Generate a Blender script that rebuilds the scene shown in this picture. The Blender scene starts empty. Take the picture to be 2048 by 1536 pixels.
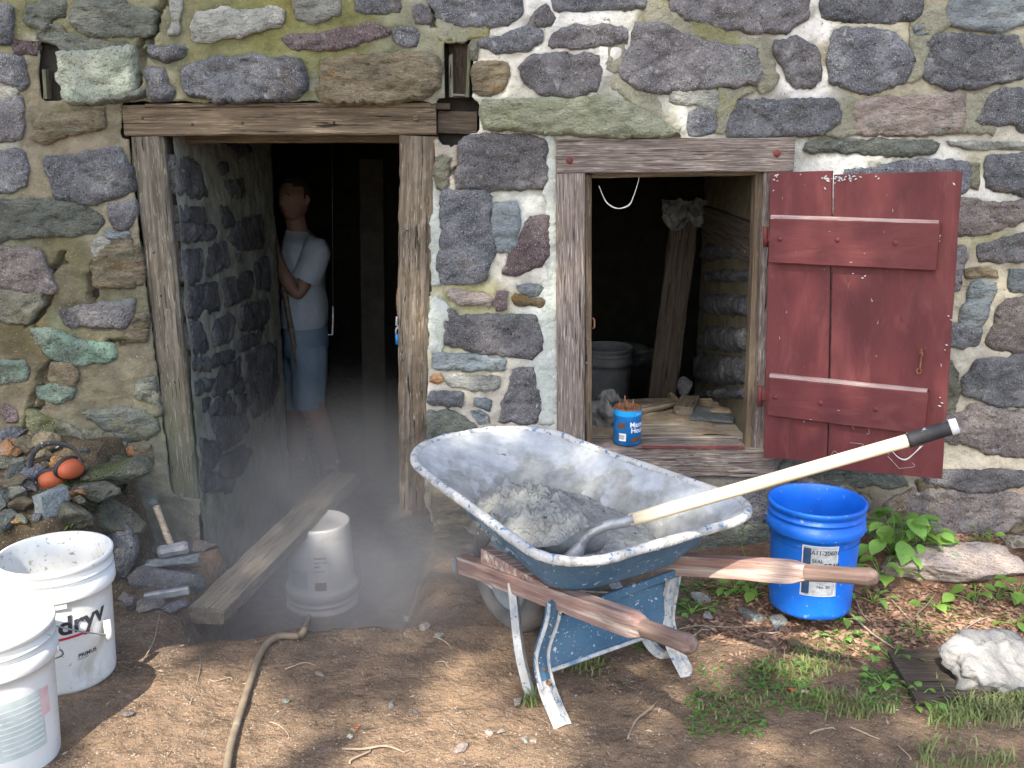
import bpy, math, random
import numpy as np
from mathutils import Vector, Matrix, Euler, noise
from mathutils.geometry import delaunay_2d_cdt
random.seed(7)
S = bpy.context.scene
COL = S.collection
R = math.radians

# ------------------------------------------------------------------ camera, sky, sun, exposure
CAM = Vector((0.0, -3.45, 1.48)); PITCH = 14.0; FPX = 2000.0
cd = bpy.data.cameras.new('camera'); cam = bpy.data.objects.new('camera', cd); COL.objects.link(cam)
cam.location = CAM; cam.rotation_euler = (R(90 - PITCH), 0, 0)
cd.sensor_width = 36; cd.lens = 36 * FPX / 2048; cd.clip_end = 300; cd.clip_start = .02
S.camera = cam
SUN_UP = Vector((-.30, -.89, 1.0)).normalized()      # towards the sun
w = bpy.data.worlds.new('World'); S.world = w; w.use_nodes = True
nt = w.node_tree; nt.nodes.clear()
sky = nt.nodes.new('ShaderNodeTexSky'); sky.sky_type = 'NISHITA'; sky.sun_disc = False
sky.sun_elevation = math.asin(SUN_UP.z); sky.sun_rotation = math.atan2(SUN_UP.x, SUN_UP.y)
sky.air_density = 1.0; sky.dust_density = 2.5
bg = nt.nodes.new('ShaderNodeBackground'); bg.inputs[1].default_value = .15
wo = nt.nodes.new('ShaderNodeOutputWorld')
nt.links.new(sky.outputs[0], bg.inputs[0]); nt.links.new(bg.outputs[0], wo.inputs[0])
sd = bpy.data.lights.new('sun', 'SUN'); sun = bpy.data.objects.new('sun', sd); COL.objects.link(sun)
sd.energy = 3.3; sd.angle = R(.53); sd.color = (1, .93, .81)
sun.rotation_euler = SUN_UP.to_track_quat('Z', 'Y').to_euler(); sun.location = SUN_UP * 20
S.view_settings.view_transform = 'Standard'; S.view_settings.look = 'None'
S.view_settings.exposure = 1.7; S.view_settings.gamma = 1
S.cycles.use_denoising = True
S.cycles.max_bounces = 8; S.cycles.diffuse_bounces = 4; S.cycles.volume_bounces = 1
S.cycles.volume_step_rate = 2.0
try: S.cycles.denoising_prefilter = 'ACCURATE'
except Exception: pass

_F = Vector((0, math.cos(R(PITCH)), -math.sin(R(PITCH)))); _U = Vector((0, math.sin(R(PITCH)), math.cos(R(PITCH))))
def ray(px, py): return _F + Vector((1, 0, 0)) * ((px - 1024) / FPX) - _U * ((py - 768) / FPX)
def P(px, py, x=None, y=None, z=None, d=None):
    """the point of the place seen at a spot of the photograph, on a plane x=, y=, z= or at depth d"""
    r = ray(px, py)
    if x is not None: t = (x - CAM.x) / r.x
    elif y is not None: t = (y - CAM.y) / r.y
    elif z is not None: t = (z - CAM.z) / r.z
    else: t = d
    return CAM + r * t
def Pn(px, py, p0, n):
    r = ray(px, py); return CAM + r * ((p0 - CAM).dot(n) / r.dot(n))

# ------------------------------------------------------------------ object helpers
def thing(name, label, cat, loc=(0, 0, 0), group=None):
    o = bpy.data.objects.new(name, None); COL.objects.link(o); o.location = loc
    o.empty_display_size = .1
    o['label'] = label; o['category'] = cat
    if group: o['group'] = group
    return o
def tag(o, label, cat, group=None):
    o['label'] = label; o['category'] = cat
    if group: o['group'] = group
    return o
def link(name, me, mat=None, parent=None, M=None):
    o = bpy.data.objects.new(name, me); COL.objects.link(o)
    if mat is not None and not me.materials: me.materials.append(mat)
    if parent is not None:
        o.parent = parent
        o.matrix_parent_inverse = world_of(parent).inverted()
    if M is not None: o.matrix_basis = M
    return o
def world_of(o):
    m = o.matrix_basis
    if o.parent is not None: m = world_of(o.parent) @ o.matrix_parent_inverse @ o.matrix_basis
    return m.copy()
def mesh(name, V, Fc, smooth=True):
    me = bpy.data.meshes.new(name); me.from_pydata([tuple(v) for v in V], [], [tuple(f) for f in Fc]); me.update()
    if smooth: me.shade_smooth()
    return me
def mk(name, V, Fc, mat, parent=None, smooth=True, M=None):
    return link(name, mesh(name, V, Fc, smooth), mat, parent, M)
def dup(root, loc=None, rot=None, scale=None, label=None):
    def cp(o, par):
        c = o.copy(); COL.objects.link(c); c.parent = par
        for ch in list(o.children): cp(ch, c)
        return c
    r = cp(root, root.parent)
    if loc is not None: r.location = loc
    if rot is not None: r.rotation_euler = rot
    if scale is not None: r.scale = (scale,) * 3 if isinstance(scale, (int, float)) else scale
    if label: r['label'] = label
    return r
def sm(t): t = max(0., min(1., t)); return t * t * (3 - 2 * t)
def nz(x, y, z, s=1.): return noise.noise(Vector((x * s, y * s, z * s)))
def fr(x, y, z, s=1., o=4): return noise.fractal(Vector((x * s, y * s, z * s)), 1., 2.1, o)

# ------------------------------------------------------------------ materials
class NT:
    def __init__(s, name):
        s.m = bpy.data.materials.new(name); s.m.use_nodes = True; s.t = s.m.node_tree; s.t.nodes.clear()
        s.out = s.n('OutputMaterial'); s.b = s.n('BsdfPrincipled'); s.l(s.b.outputs[0], s.out.inputs[0])
    def n(s, k, **kw):
        x = s.t.nodes.new('ShaderNode' + k)
        for a, b in kw.items(): setattr(x, a, b)
        return x
    def l(s, a, b): s.t.links.new(a, b)
    def vec(s, stretch=(1, 1, 1), rnd=True):
        tc = s.n('TexCoord'); mp = s.n('Mapping'); mp.inputs['Scale'].default_value = stretch
        s.l(tc.outputs['Object'], mp.inputs[0])
        if rnd:
            oi = s.n('ObjectInfo'); mu = s.n('Math', operation='MULTIPLY'); mu.inputs[1].default_value = 37.
            s.l(oi.outputs['Random'], mu.inputs[0]); s.l(mu.outputs[0], mp.inputs['Location'])
        return mp.outputs[0]
    def noise(s, v, scale, detail=6, rough=.6, dist=0.):
        x = s.n('TexNoise'); s.l(v, x.inputs['Vector']); x.inputs['Scale'].default_value = scale
        x.inputs['Detail'].default_value = detail; x.inputs['Roughness'].default_value = rough
        x.inputs['Distortion'].default_value = dist
        return x.outputs['Fac']
    def ramp(s, f, stops):
        x = s.n('ValToRGB'); s.l(f, x.inputs[0]); e = x.color_ramp.elements
        while len(e) < len(stops): e.new(.5)
        for i, (p, c) in enumerate(stops):
            e[i].position = p; e[i].color = (c, c, c, 1) if isinstance(c, (int, float)) else (*c, 1)
        return x.outputs[0]
    def mix(s, f, a, b, mode='MIX'):
        x = s.n('Mix', data_type='RGBA', blend_type=mode)
        for sock, v in ((x.inputs[0], f), (x.inputs[6], a), (x.inputs[7], b)):
            if isinstance(v, (int, float)): sock.default_value = v
            elif isinstance(v, tuple): sock.default_value = (*v, 1)
            else: s.l(v, sock)
        return x.outputs[2]
    def math(s, op, a, b=None):
        x = s.n('Math', operation=op)
        for i, v in enumerate((a, b)):
            if v is None: continue
            if isinstance(v, (int, float)): x.inputs[i].default_value = v
            else: s.l(v, x.inputs[i])
        return x.outputs[0]
    def bump(s, h, strength=.5, dist=.01, prev=None):
        x = s.n('Bump'); x.inputs['Strength'].default_value = strength; x.inputs['Distance'].default_value = dist
        s.l(h, x.inputs['Height'])
        if prev is not None: s.l(prev, x.inputs['Normal'])
        return x.outputs[0]

def noisy(name, cols, scale=5, stretch=(1, 1, 1), rough=.85, bump=.5, bscale=60, bdist=.006, specks=(), patches=(),
          metallic=0., rnd=True, vary=.12, attr=False, detail=8, spec=.3, trans=0.):
    m = NT(name); v = m.vec(stretch, rnd)
    f = m.noise(v, scale, detail, .62)
    n = len(cols)
    c = m.ramp(f, [(.3 + .4 * i / max(1, n - 1), k) for i, k in enumerate(cols)])
    if attr:
        a = m.n('Attribute', attribute_name='Col'); c = m.mix(1., a.outputs['Color'], c, 'MULTIPLY')
    for (pc, ps, lo, hi) in patches:
        c = m.mix(m.ramp(m.noise(v, ps, 7, .65, .6), [(lo, 0.), (hi, 1.)]), c, pc)
    for (sc, ss, lo, hi) in specks:
        c = m.mix(m.ramp(m.noise(v, ss, 2, .5), [(lo, 0.), (hi, 1.)]), c, sc)
    if vary:
        oi = m.n('ObjectInfo'); hs = m.n('HueSaturation'); hs.inputs['Saturation'].default_value = 1
        val = m.math('ADD', m.math('MULTIPLY', oi.outputs['Random'], 2 * vary), 1 - vary)
        m.l(val, hs.inputs['Value']); m.l(c, hs.inputs['Color']); c = hs.outputs[0]
    m.l(c, m.b.inputs['Base Color'])
    m.b.inputs['Roughness'].default_value = rough; m.b.inputs['Metallic'].default_value = metallic
    m.b.inputs['Specular IOR Level'].default_value = spec
    if trans:
        m.b.inputs['Subsurface Weight'].default_value = 0
        m.b.inputs['Transmission Weight'].default_value = 0
        tr = m.n('BsdfTranslucent'); m.l(c, tr.inputs[0]); ms = m.n('MixShader'); ms.inputs[0].default_value = trans
        m.l(m.b.outputs[0], ms.inputs[1]); m.l(tr.outputs[0], ms.inputs[2]); m.l(ms.outputs[0], m.out.inputs[0])
    if bump:
        b1 = m.bump(m.noise(v, bscale, 8, .7), bump, bdist)
        b2 = m.bump(m.noise(v, bscale * .22, 5, .6), bump * .8, bdist * 4, b1)
        m.l(b2, m.b.inputs['Normal'])
    m.m.diffuse_color = (*cols[len(cols) // 2], 1)
    return m.m

def stonemat(name, a, b, c, sp=(.42, .42, .42), layer=1., patch=()):
    return noisy(name, [a, b, c], scale=9, stretch=(1, 1, layer), bump=1., bscale=70, bdist=.012,
                 specks=[(tuple(.8 * x + .2 * y for x, y in zip(sp, c)), 310, .60, .67), (tuple(k * .3 for k in a), 150, .62, .70), (tuple(.5 * x + .5 * y for x, y in zip(sp, c)), 38, .62, .80)], patches=patch, vary=.2)
M = {}
GR = ((.20, .22, .13), 4.5, .58, .68)
M['d'] = stonemat('dark_blue_stone', (.070, .071, .080), (.122, .127, .137), (.21, .217, .225), patch=[((.15, .125, .10), 3.2, .58, .72)])
M['p'] = stonemat('purple_grey_stone', (.08, .075, .078), (.148, .14, .143), (.225, .218, .218), patch=[((.12, .15, .12), 5, .60, .70)])
M['g'] = stonemat('green_grey_stone', (.07, .078, .068), (.13, .142, .118), (.20, .21, .175), sp=(.3, .32, .27), layer=2, patch=[((.16, .14, .05), 4, .58, .7)])
M['w'] = stonemat('pale_stone', (.20, .205, .18), (.31, .315, .28), (.42, .42, .38), sp=(.55, .55, .5), layer=2, patch=[((.22, .14, .07), 4, .62, .72)])
M['c'] = stonemat('greenish_pale_stone', (.17, .20, .16), (.25, .28, .22), (.33, .35, .28), sp=(.42, .44, .38), patch=[((.10, .15, .12), 6, .55, .7)])
M['t'] = stonemat('ochre_stone', (.10, .085, .055), (.20, .165, .105), (.30, .26, .18), sp=(.36, .32, .24), layer=3.5, patch=[((.28, .16, .05), 3.5, .55, .7), ((.12, .13, .10), 5, .6, .7)])
M['o'] = stonemat('orange_stone', (.25, .12, .04), (.36, .18, .07), (.4, .24, .12))
M['b'] = stonemat('blue_slate', (.13, .155, .165), (.21, .245, .255), (.30, .33, .34), sp=(.42, .44, .43), layer=2, patch=[((.20, .17, .12), 6, .62, .7)])
M['r'] = stonemat('maroon_stone', (.065, .042, .043), (.115, .078, .079), (.175, .135, .132), patch=[((.14, .11, .11), 8, .5, .65)])
M['y'] = stonemat('yellow_green_sandstone', (.20, .215, .14), (.31, .325, .22), (.42, .42, .31), sp=(.5, .5, .4), layer=2.2, patch=[((.26, .27, .14), 5, .55, .7)])
M['k'] = stonemat('pink_stone', (.22, .18, .15), (.38, .31, .27), (.50, .43, .38), sp=(.55, .5, .45), layer=2.2, patch=[((.25, .28, .23), 7, .56, .66)])
M['q'] = stonemat('rosy_grey_stone', (.09, .078, .074), (.17, .145, .135), (.27, .235, .215), patch=[((.22, .16, .10), 4, .58, .7)])
M['m'] = stonemat('mossy_stone', (.10, .10, .075), (.17, .165, .125), (.24, .23, .175), sp=(.3, .3, .24), patch=[((.09, .10, .035), 4, .52, .68)])
M['G'] = stonemat('lichen_green_stone', (.09, .11, .09), (.15, .19, .155), (.20, .25, .2), sp=(.3, .4, .33), patch=[((.17, .29, .21), 5, .45, .60), ((.10, .10, .085), 9, .52, .66)])
M['mortar'] = noisy('lime_mortar', [(.62, .60, .58), (.9, .89, .87), (1.12, 1.1, 1.07)], scale=14, rnd=False, vary=0, attr=True, bump=1., bscale=55,
                    bdist=.006, specks=[((.40, .385, .33), 230, .67, .74), ((.09, .085, .07), 170, .66, .74), ((.12, .115, .09), 34, .68, .78), ((.13, .14, .07), 11, .62, .78)])
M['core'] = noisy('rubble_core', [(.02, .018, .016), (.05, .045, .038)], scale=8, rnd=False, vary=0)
def wood(name, a, b, c, grain=26, rough=.8, patch=(), specks=(), bump=.9):
    if bump > .5: specks = list(specks) + [(tuple(k * .35 for k in a), 5.5, .63, .68), (tuple(min(1, k * 1.25) for k in c), 14, .60, .70)]
    return noisy(name, [a, b, c], scale=grain / 8, stretch=(1, 22, 22), rough=rough, bump=bump, bscale=11, bdist=.004, patches=patch, specks=specks, vary=.1)
M['wood_door'] = wood('weathered_door_timber', (.045, .036, .026), (.13, .105, .078), (.22, .185, .142), patch=[((.11, .075, .045), 1.2, .5, .7)])
M['wood_head'] = wood('brown_header_timber', (.05, .038, .025), (.13, .098, .065), (.21, .165, .115), patch=[((.17, .10, .05), 1.4, .62, .75)])
M['wood_win'] = wood('flaking_window_timber', (.075, .058, .048), (.17, .135, .115), (.30, .255, .225), grain=60, specks=[((.40, .37, .34), 11, .60, .70)])
M['wood_stop'] = wood('brown_stop_timber', (.07, .05, .032), (.15, .11, .072), (.22, .165, .11))
M['wood_dark'] = wood('dark_old_timber', (.03, .024, .018), (.075, .058, .042), (.12, .095, .07))
M['wood_plank'] = wood('dusty_plank', (.11, .09, .065), (.20, .165, .12), (.30, .26, .2), specks=[((.5, .48, .42), 60, .72, .78)])
M['wood_pale'] = wood('pale_sill_wood', (.20, .17, .13), (.34, .29, .22), (.46, .40, .31))
M['md'] = stonemat('dark_mossy_stone', (.045, .047, .035), (.085, .088, .068), (.13, .13, .10), sp=(.2, .2, .16), patch=[((.05, .06, .02), 5, .5, .66)])
M['moss_wood'] = wood('weathered_green_timber', (.055, .05, .038), (.15, .14, .105), (.25, .235, .19), patch=[((.085, .11, .045), 1.6, .5, .62)])
def postmat():
    m = NT('weathered_door_post'); v = m.vec((1, 22, 22)); c = m.ramp(m.noise(v, 3.3, 8, .62), [(.3, (.045, .038, .028)), (.5, (.125, .108, .082)), (.7, (.215, .192, .152))])
    tc = m.n('TexCoord'); sx = m.n('SeparateXYZ'); m.l(tc.outputs['Object'], sx.inputs[0])
    f = m.math('ADD', m.math('MULTIPLY', sx.outputs[0], 1.9), m.math('MULTIPLY', m.noise(m.vec((2, 5, 5)), 3, 5, .6), 1.6))
    c = m.mix(m.ramp(m.math('SUBTRACT', f, 2.05), [(.0, 0.), (.9, .8)]), c, (.10, .11, .068))
    c = m.mix(m.ramp(m.noise(v, 1.1, 5, .6), [(.5, 0.), (.7, .8)]), c, (.12, .085, .055))
    c = m.mix(m.ramp(m.noise(v, 5.5, 3, .5), [(.62, 0.), (.67, 1.)]), c, (.02, .017, .014)); c = m.mix(m.ramp(m.noise(v, 14, 3, .5), [(.60, 0.), (.70, 1.)]), c, (.33, .30, .25))
    m.l(c, m.b.inputs['Base Color']); m.b.inputs['Roughness'].default_value = .85
    m.l(m.bump(m.noise(v, 9, 8, .7), 1., .006), m.b.inputs['Normal']); return m.m
M['post'] = postmat()
M['handle_wood'] = wood('worn_red_brown_handle', (.19, .105, .085), (.29, .18, .15), (.40, .31, .27), bump=.45, patch=[((.52, .45, .38), 1.6, .52, .64), ((.15, .07, .05), 2.3, .6, .7)])
M['grip_wood'] = wood('dark_worn_grip', (.11, .07, .055), (.19, .125, .10), (.29, .22, .18), bump=.45)
M['ash'] = wood('cream_shovel_ash', (.52, .42, .27), (.64, .54, .38), (.72, .63, .47), bump=.15, rough=.45)
M['red'] = noisy('faded_red_paint', [(.078, .017, .019), (.112, .023, .025), (.142, .033, .032)], scale=3, stretch=(1, 3, 3), rough=.62, bump=.25, bscale=30,
                 bdist=.002, specks=[((.40, .33, .31), 33, .75, .79), ((.09, .02, .02), 18, .66, .76)], patches=[((.165, .045, .043), 4, .50, .72), ((.075, .018, .02), 3, .55, .8), ((.18, .085, .04), 9, .68, .78)], vary=.08, spec=.35)
M['redtop'] = noisy('worn_pale_red_edge', [(.30, .18, .16), (.42, .30, .27), (.5, .4, .36)], scale=6, stretch=(1, 8, 8), rough=.7, vary=0)
M['rustred'] = noisy('red_painted_iron', [(.12, .03, .025), (.2, .045, .04)], scale=20, rough=.6, bscale=120)
M['rust'] = noisy('rusty_iron', [(.10, .045, .02), (.22, .10, .05), (.3, .16, .09)], scale=30, rough=.85, bscale=150)
M['iron'] = noisy('grey_iron', [(.16, .17, .18), (.27, .28, .29), (.36, .37, .38)], scale=25, rough=.5, metallic=.4, bump=.3, bscale=90, specks=[((.15, .09, .05), 40, .66, .75)])
M['blue'] = noisy('blue_enamel', [(.040, .095, .165), (.065, .145, .235), (.105, .195, .29)], scale=4, rough=.5, bump=.2, bscale=50,
                  specks=[((.5, .54, .56), 60, .66, .70), ((.42, .44, .44), 160, .66, .72), ((.16, .11, .08), 45, .70, .76)], patches=[((.13, .10, .06), 6, .64, .74), ((.30, .40, .48), 3.2, .62, .78)], vary=.05)
M['bluewhite'] = noisy('cement_caked_blue_paint', [(.06, .16, .28), (.45, .47, .48), (.60, .60, .58)], scale=22, rough=.8, bump=.6, bscale=60,
                       patches=[((.50, .49, .46), 7, .46, .6)], specks=[((.10, .20, .33), 70, .62, .68), ((.22, .15, .1), 80, .7, .75)], vary=.05)
M['rim'] = noisy('cement_caked_rim', [(.34, .33, .31), (.48, .47, .45), (.57, .55, .53)], scale=18, rough=.85, bump=.8, bscale=50,
                 specks=[((.10, .20, .34), 60, .60, .66), ((.24, .21, .17), 90, .62, .70), ((.28, .28, .27), 24, .56, .7)], vary=0)
M['cream'] = noisy('white_plastic', [(.66, .66, .63), (.76, .76, .74), (.80, .80, .78)], scale=4, rough=.45, bump=.08, bscale=20,
                   specks=[((.42, .38, .31), 60, .68, .76)], patches=[((.50, .47, .40), 7, .58, .74), ((.60, .57, .50), 2.5, .5, .8)], vary=.03, spec=.4)
M['cream_in'] = noisy('dusty_white_plastic', [(.5, .5, .47), (.66, .66, .63), (.74, .74, .72)], scale=5, rough=.6, bump=.1, bscale=30,
                      specks=[((.33, .30, .24), 70, .62, .72)], patches=[((.46, .43, .36), 7, .58, .75)], vary=.03)
M['bluep'] = noisy('blue_plastic', [(.005, .115, .56), (.008, .15, .68), (.015, .19, .76)], scale=4, rough=.38, bump=.05, bscale=20,
                   specks=[((.26, .36, .46), 45, .66, .76), ((.25, .22, .18), 90, .68, .76)], patches=[((.05, .20, .55), 5, .6, .8)], vary=0, spec=.5)
M['label'] = noisy('scuffed_label_paper', [(.30, .32, .33), (.50, .52, .53), (.6, .61, .61)], scale=40, rough=.7, vary=0)
M['navy'] = noisy('navy_print', [(.02, .05, .12), (.05, .10, .2)], scale=30, vary=0, bump=0)
M['ink'] = noisy('dark_grey_ink', [(.03, .03, .035), (.06, .06, .07)], scale=30, vary=0, bump=0)
M['inkfade'] = noisy('faded_green_ink', [(.42, .50, .46), (.58, .62, .59)], scale=30, vary=0, bump=0)
M['pinkfade'] = noisy('faded_red_ink', [(.65, .36, .34), (.75, .58, .56)], scale=30, vary=0, bump=0)
M['inkred'] = noisy('red_ink', [(.5, .02, .05), (.6, .04, .08)], scale=30, vary=0, bump=0)
M['white'] = noisy('white_print', [(.75, .76, .78), (.8, .8, .8)], scale=30, vary=0, bump=0)
M['can'] = noisy('blue_can_print', [(.008, .12, .34), (.012, .19, .50)], scale=20, vary=0, bump=0, rough=.4, spec=.5)
M['can2'] = noisy('bright_blue_band', [(.01, .30, .72), (.02, .36, .8)], scale=20, vary=0, bump=0, rough=.4)
M['brown'] = noisy('brown_print', [(.10, .05, .035), (.15, .08, .05)], scale=20, vary=0, bump=0)
M['orange'] = noisy('orange_plastic', [(.34, .075, .03), (.43, .11, .045)], scale=5, rough=.5, bump=.1, bscale=30, specks=[((.25, .14, .09), 60, .64, .74)], vary=0)
M['black'] = noisy('black_rubber', [(.018, .018, .02), (.035, .035, .038)], scale=20, rough=.6, bump=.3, bscale=60, specks=[((.3, .29, .26), 80, .66, .74)], vary=0)
M['tyre'] = noisy('dusty_tyre', [(.07, .07, .068), (.14, .135, .125), (.2, .19, .17)], scale=9, rough=.9, bump=.4, bscale=60, vary=0)
M['metalw'] = noisy('dusty_wheel_disc', [(.16, .19, .21), (.28, .30, .31)], scale=9, rough=.6, bump=.2, vary=0)
M['cement_wet'] = noisy('wet_mortar_mix', [(.18, .185, .172), (.27, .275, .255), (.36, .36, .335)], scale=12, rough=.6, bump=1., bscale=55, bdist=.008, vary=0, specks=[((.05, .05, .048), 60, .66, .74)])
M['cement'] = noisy('dried_mortar', [(.13, .13, .125), (.22, .215, .205), (.31, .30, .285)], scale=12, rough=.9, bump=1., bscale=60, bdist=.006, vary=0)
def traymat():
    m = NT('cement_smeared_tray'); v = m.vec(rnd=False)
    c = m.ramp(m.noise(v, 16, 8, .65), [(.3, (.25, .26, .265)), (.5, (.35, .365, .375)), (.7, (.46, .47, .48))])
    sx = m.n('SeparateXYZ'); m.l(v, sx.inputs[0])
    f = m.math('ADD', m.math('MULTIPLY', sx.outputs[2], -6.), m.math('MULTIPLY', m.noise(v, 7, 6, .6), 2.2))
    c = m.mix(m.ramp(m.math('ADD', f, 2.02), [(.30, 0.), (.46, 1.)]), c, m.ramp(m.noise(v, 22, 6, .6), [(.35, (.19, .195, .18)), (.65, (.33, .33, .31))]))
    c = m.mix(m.ramp(m.noise(v, 30, 3, .6), [(.64, 0.), (.72, 1.)]), c, (.40, .36, .30))
    m.l(c, m.b.inputs['Base Color']); m.b.inputs['Roughness'].default_value = .75
    m.l(m.bump(m.noise(v, 45, 8, .7), .6, .004), m.b.inputs['Normal'])
    return m.m
M['tray_in'] = traymat()
M['dirt'] = noisy('brown_dirt', [(.60, .57, .54), (.92, .89, .86), (1.25, 1.2, 1.15)], scale=16, rnd=False, vary=0, attr=True, rough=.95, bump=1., bscale=48, bdist=.016,
                  specks=[((.46, .40, .33), 240, .64, .70), ((.08, .06, .045), 200, .64, .72), ((.30, .25, .19), 85, .70, .78), ((.25, .13, .07), 55, .73, .79), ((.06, .045, .035), 60, .66, .80)])
M['leaf'] = noisy('green_leaf', [(.14, .30, .06), (.24, .44, .09)], scale=20, rough=.5, bump=.3, bscale=60, vary=.25, trans=.35, spec=.4)
M['leaf2'] = noisy('yellow_green_leaf', [(.16, .30, .05), (.24, .40, .08)], scale=20, rough=.5, bump=.3, bscale=60, vary=.25, trans=.4)
M['grass'] = noisy('grass_blades', [(.12, .18, .05), (.22, .27, .10), (.36, .34, .19)], scale=3, rough=.6, bump=0, vary=0, trans=.3)
M['clover'] = noisy('small_weeds', [(.07, .15, .035), (.14, .25, .06)], scale=6, rough=.6, bump=0, vary=0, trans=.3)
M['crown'] = noisy('tree_leaves', [(.04, .08, .02), (.07, .12, .03)], scale=1, rough=.6, bump=0, vary=0, rnd=False)
M['mulch'] = noisy('dead_leaf_bits', [(.12, .065, .04), (.26, .155, .10), (.42, .29, .20)], scale=40, rnd=False, rough=.9, bump=0, vary=0)
M['pebble'] = noisy('pebbles', [(.11, .085, .06), (.20, .16, .12), (.36, .31, .25)], scale=19, rnd=False, rough=.9, bump=.3, vary=0)
M['twig'] = noisy('grey_twig', [(.22, .17, .12), (.40, .32, .24)], scale=30, vary=.2)
M['moss'] = noisy('green_moss', [(.025, .035, .012), (.06, .075, .02)], scale=20, rough=1, bump=1., bscale=120, bdist=.01, vary=0, rnd=False)
M['sd'] = stonemat('shade_darkened_cellar_stone', (.045, .046, .048), (.085, .086, .09), (.14, .14, .142), sp=(.22, .22, .21))  # interior shade put into the stone colour, darker than the outer wall
M['rm'] = noisy('grey_olive_repair_mortar', [(.17, .17, .12), (.235, .23, .17), (.29, .285, .22)], scale=10, bump=1., bscale=70, bdist=.008, vary=.06, specks=[((.36, .36, .30), 230, .62, .70), ((.09, .09, .06), 170, .64, .72)], patches=[((.20, .19, .05), 4, .52, .68)])
M['cs'] = noisy('pale_cement_strip', [(.34, .37, .33), (.43, .46, .42), (.50, .53, .49)], scale=10, bump=1., bscale=60, bdist=.006, vary=0, specks=[((.25, .26, .22), 230, .62, .70)], patches=[((.28, .29, .16), 5, .60, .74)])
M['sand'] = noisy('sandy_dust', [(.26, .20, .13), (.38, .31, .21)], scale=30, rough=1, bump=.8, bscale=140, vary=0)
M['hose'] = noisy('dusty_tan_hose', [(.16, .125, .085), (.24, .19, .13)], scale=20, rough=.7, bump=.3, bscale=60, vary=0, patches=[((.35, .31, .25), 9, .58, .7)])
M['skin'] = noisy('tanned_skin', [(.22, .125, .095), (.28, .17, .13)], scale=8, rough=.55, bump=.15, bscale=80, vary=0, rnd=False)
M['tee'] = noisy('light_blue_grey_cotton', [(.30, .36, .43), (.40, .46, .54)], scale=6, rough=.95, bump=.5, bscale=18, bdist=.01, vary=0, rnd=False)
M['denim'] = noisy('faded_denim', [(.13, .20, .28), (.22, .30, .39)], scale=8, rough=.95, bump=.4, bscale=22, vary=0, rnd=False)
M['hair'] = noisy('dark_hair', [(.02, .016, .013), (.045, .036, .03)], scale=40, rough=.7, vary=0, rnd=False)
M['boot'] = noisy('brown_leather', [(.07, .045, .03), (.12, .08, .05)], scale=20, vary=0)
M['dkgrey'] = noisy('dark_grey_plastic', [(.10, .105, .105), (.19, .195, .19)], scale=8, rough=.6, vary=0)  # dark grey plastic of the bucket inside the window
M['eye'] = noisy('dull_eye', [(.12, .11, .10), (.16, .15, .14)], scale=30, vary=0, bump=0)
M['sock'] = noisy('white_cotton_sock', [(.55, .56, .57), (.65, .66, .66)], scale=30, vary=0)
M['web'] = noisy('dusty_cobweb', [(.55, .55, .52), (.65, .65, .62)], scale=30, vary=0, bump=0)
M['plastic'] = noisy('dusty_plastic_sheet', [(.10, .105, .105), (.19, .195, .19)], scale=8, rough=.4, bump=.6, bscale=20, vary=0)

# ------------------------------------------------------------------ shape helpers
def frame_from(p0, p1, wdir):
    x = (p1 - p0).normalized(); y = (wdir - x * wdir.dot(x)).normalized(); z = x.cross(y)
    m = Matrix((x, y, z)).transposed().to_4x4(); m.translation = p0
    return m
def board(name, mat, p0, p1, wdir, w, t, parent=None, seed=0, rough=.0015, rag0=0., rag1=0., w1=None, t1=None, ch=.004, seg=.03, bow=0.):
    """a sawn timber from p0 to p1: width w along wdir, thickness t, slightly uneven, chamfered, ends may be ragged"""
    p0, p1 = Vector(p0), Vector(p1); L = (p1 - p0).length; n = max(2, int(L / seg)); F_ = []
    w1 = w if w1 is None else w1; t1 = t if t1 is None else t1
    V = []
    def ring(k):
        f = k / n; ww = (w + (w1 - w) * f) / 2; tt = (t + (t1 - t) * f) / 2
        c = min(ch, ww * .4, tt * .4)
        base = [(-ww + c, -tt), (-ww * .33, -tt), (ww * .33, -tt), (ww - c, -tt), (ww, -tt + c), (ww, 0), (ww, tt - c), (ww - c, tt), (ww * .33, tt), (-ww * .33, tt), (-ww + c, tt), (-ww, tt - c), (-ww, 0), (-ww, -tt + c)]
        r = []
        for i, (y, z) in enumerate(base):
            x = f * L
            if k == 0 and rag0: x += rag0 * abs(nz(i * 1.7, seed, 3.3, 1.)) * 2
            if k == n and rag1: x -= rag1 * abs(nz(i * 2.3, seed, 8.1, 1.)) * 2.4
            a = nz(x * 9, y * 30 + seed * 3.1, z * 30, 1.) * rough * 2 + nz(x * 40, y * 60 + seed, z * 60) * rough
            l = math.hypot(y, z) or 1
            r.append((x, y + y / l * a + bow * math.sin(f * math.pi), z + z / l * a))
        return r
    for k in range(n + 1): V += ring(k)
    m = 14
    for k in range(n):
        for i in range(m):
            j = (i + 1) % m; F_.append((k * m + i, (k + 1) * m + i, (k + 1) * m + j, k * m + j))
    F_.append(tuple(range(m))); F_.append(tuple(n * m + i for i in reversed(range(m))))
    me = mesh(name, V, F_, False)
    return link(name, me, mat, parent, frame_from(p0, p1, Vector(wdir)))
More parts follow.
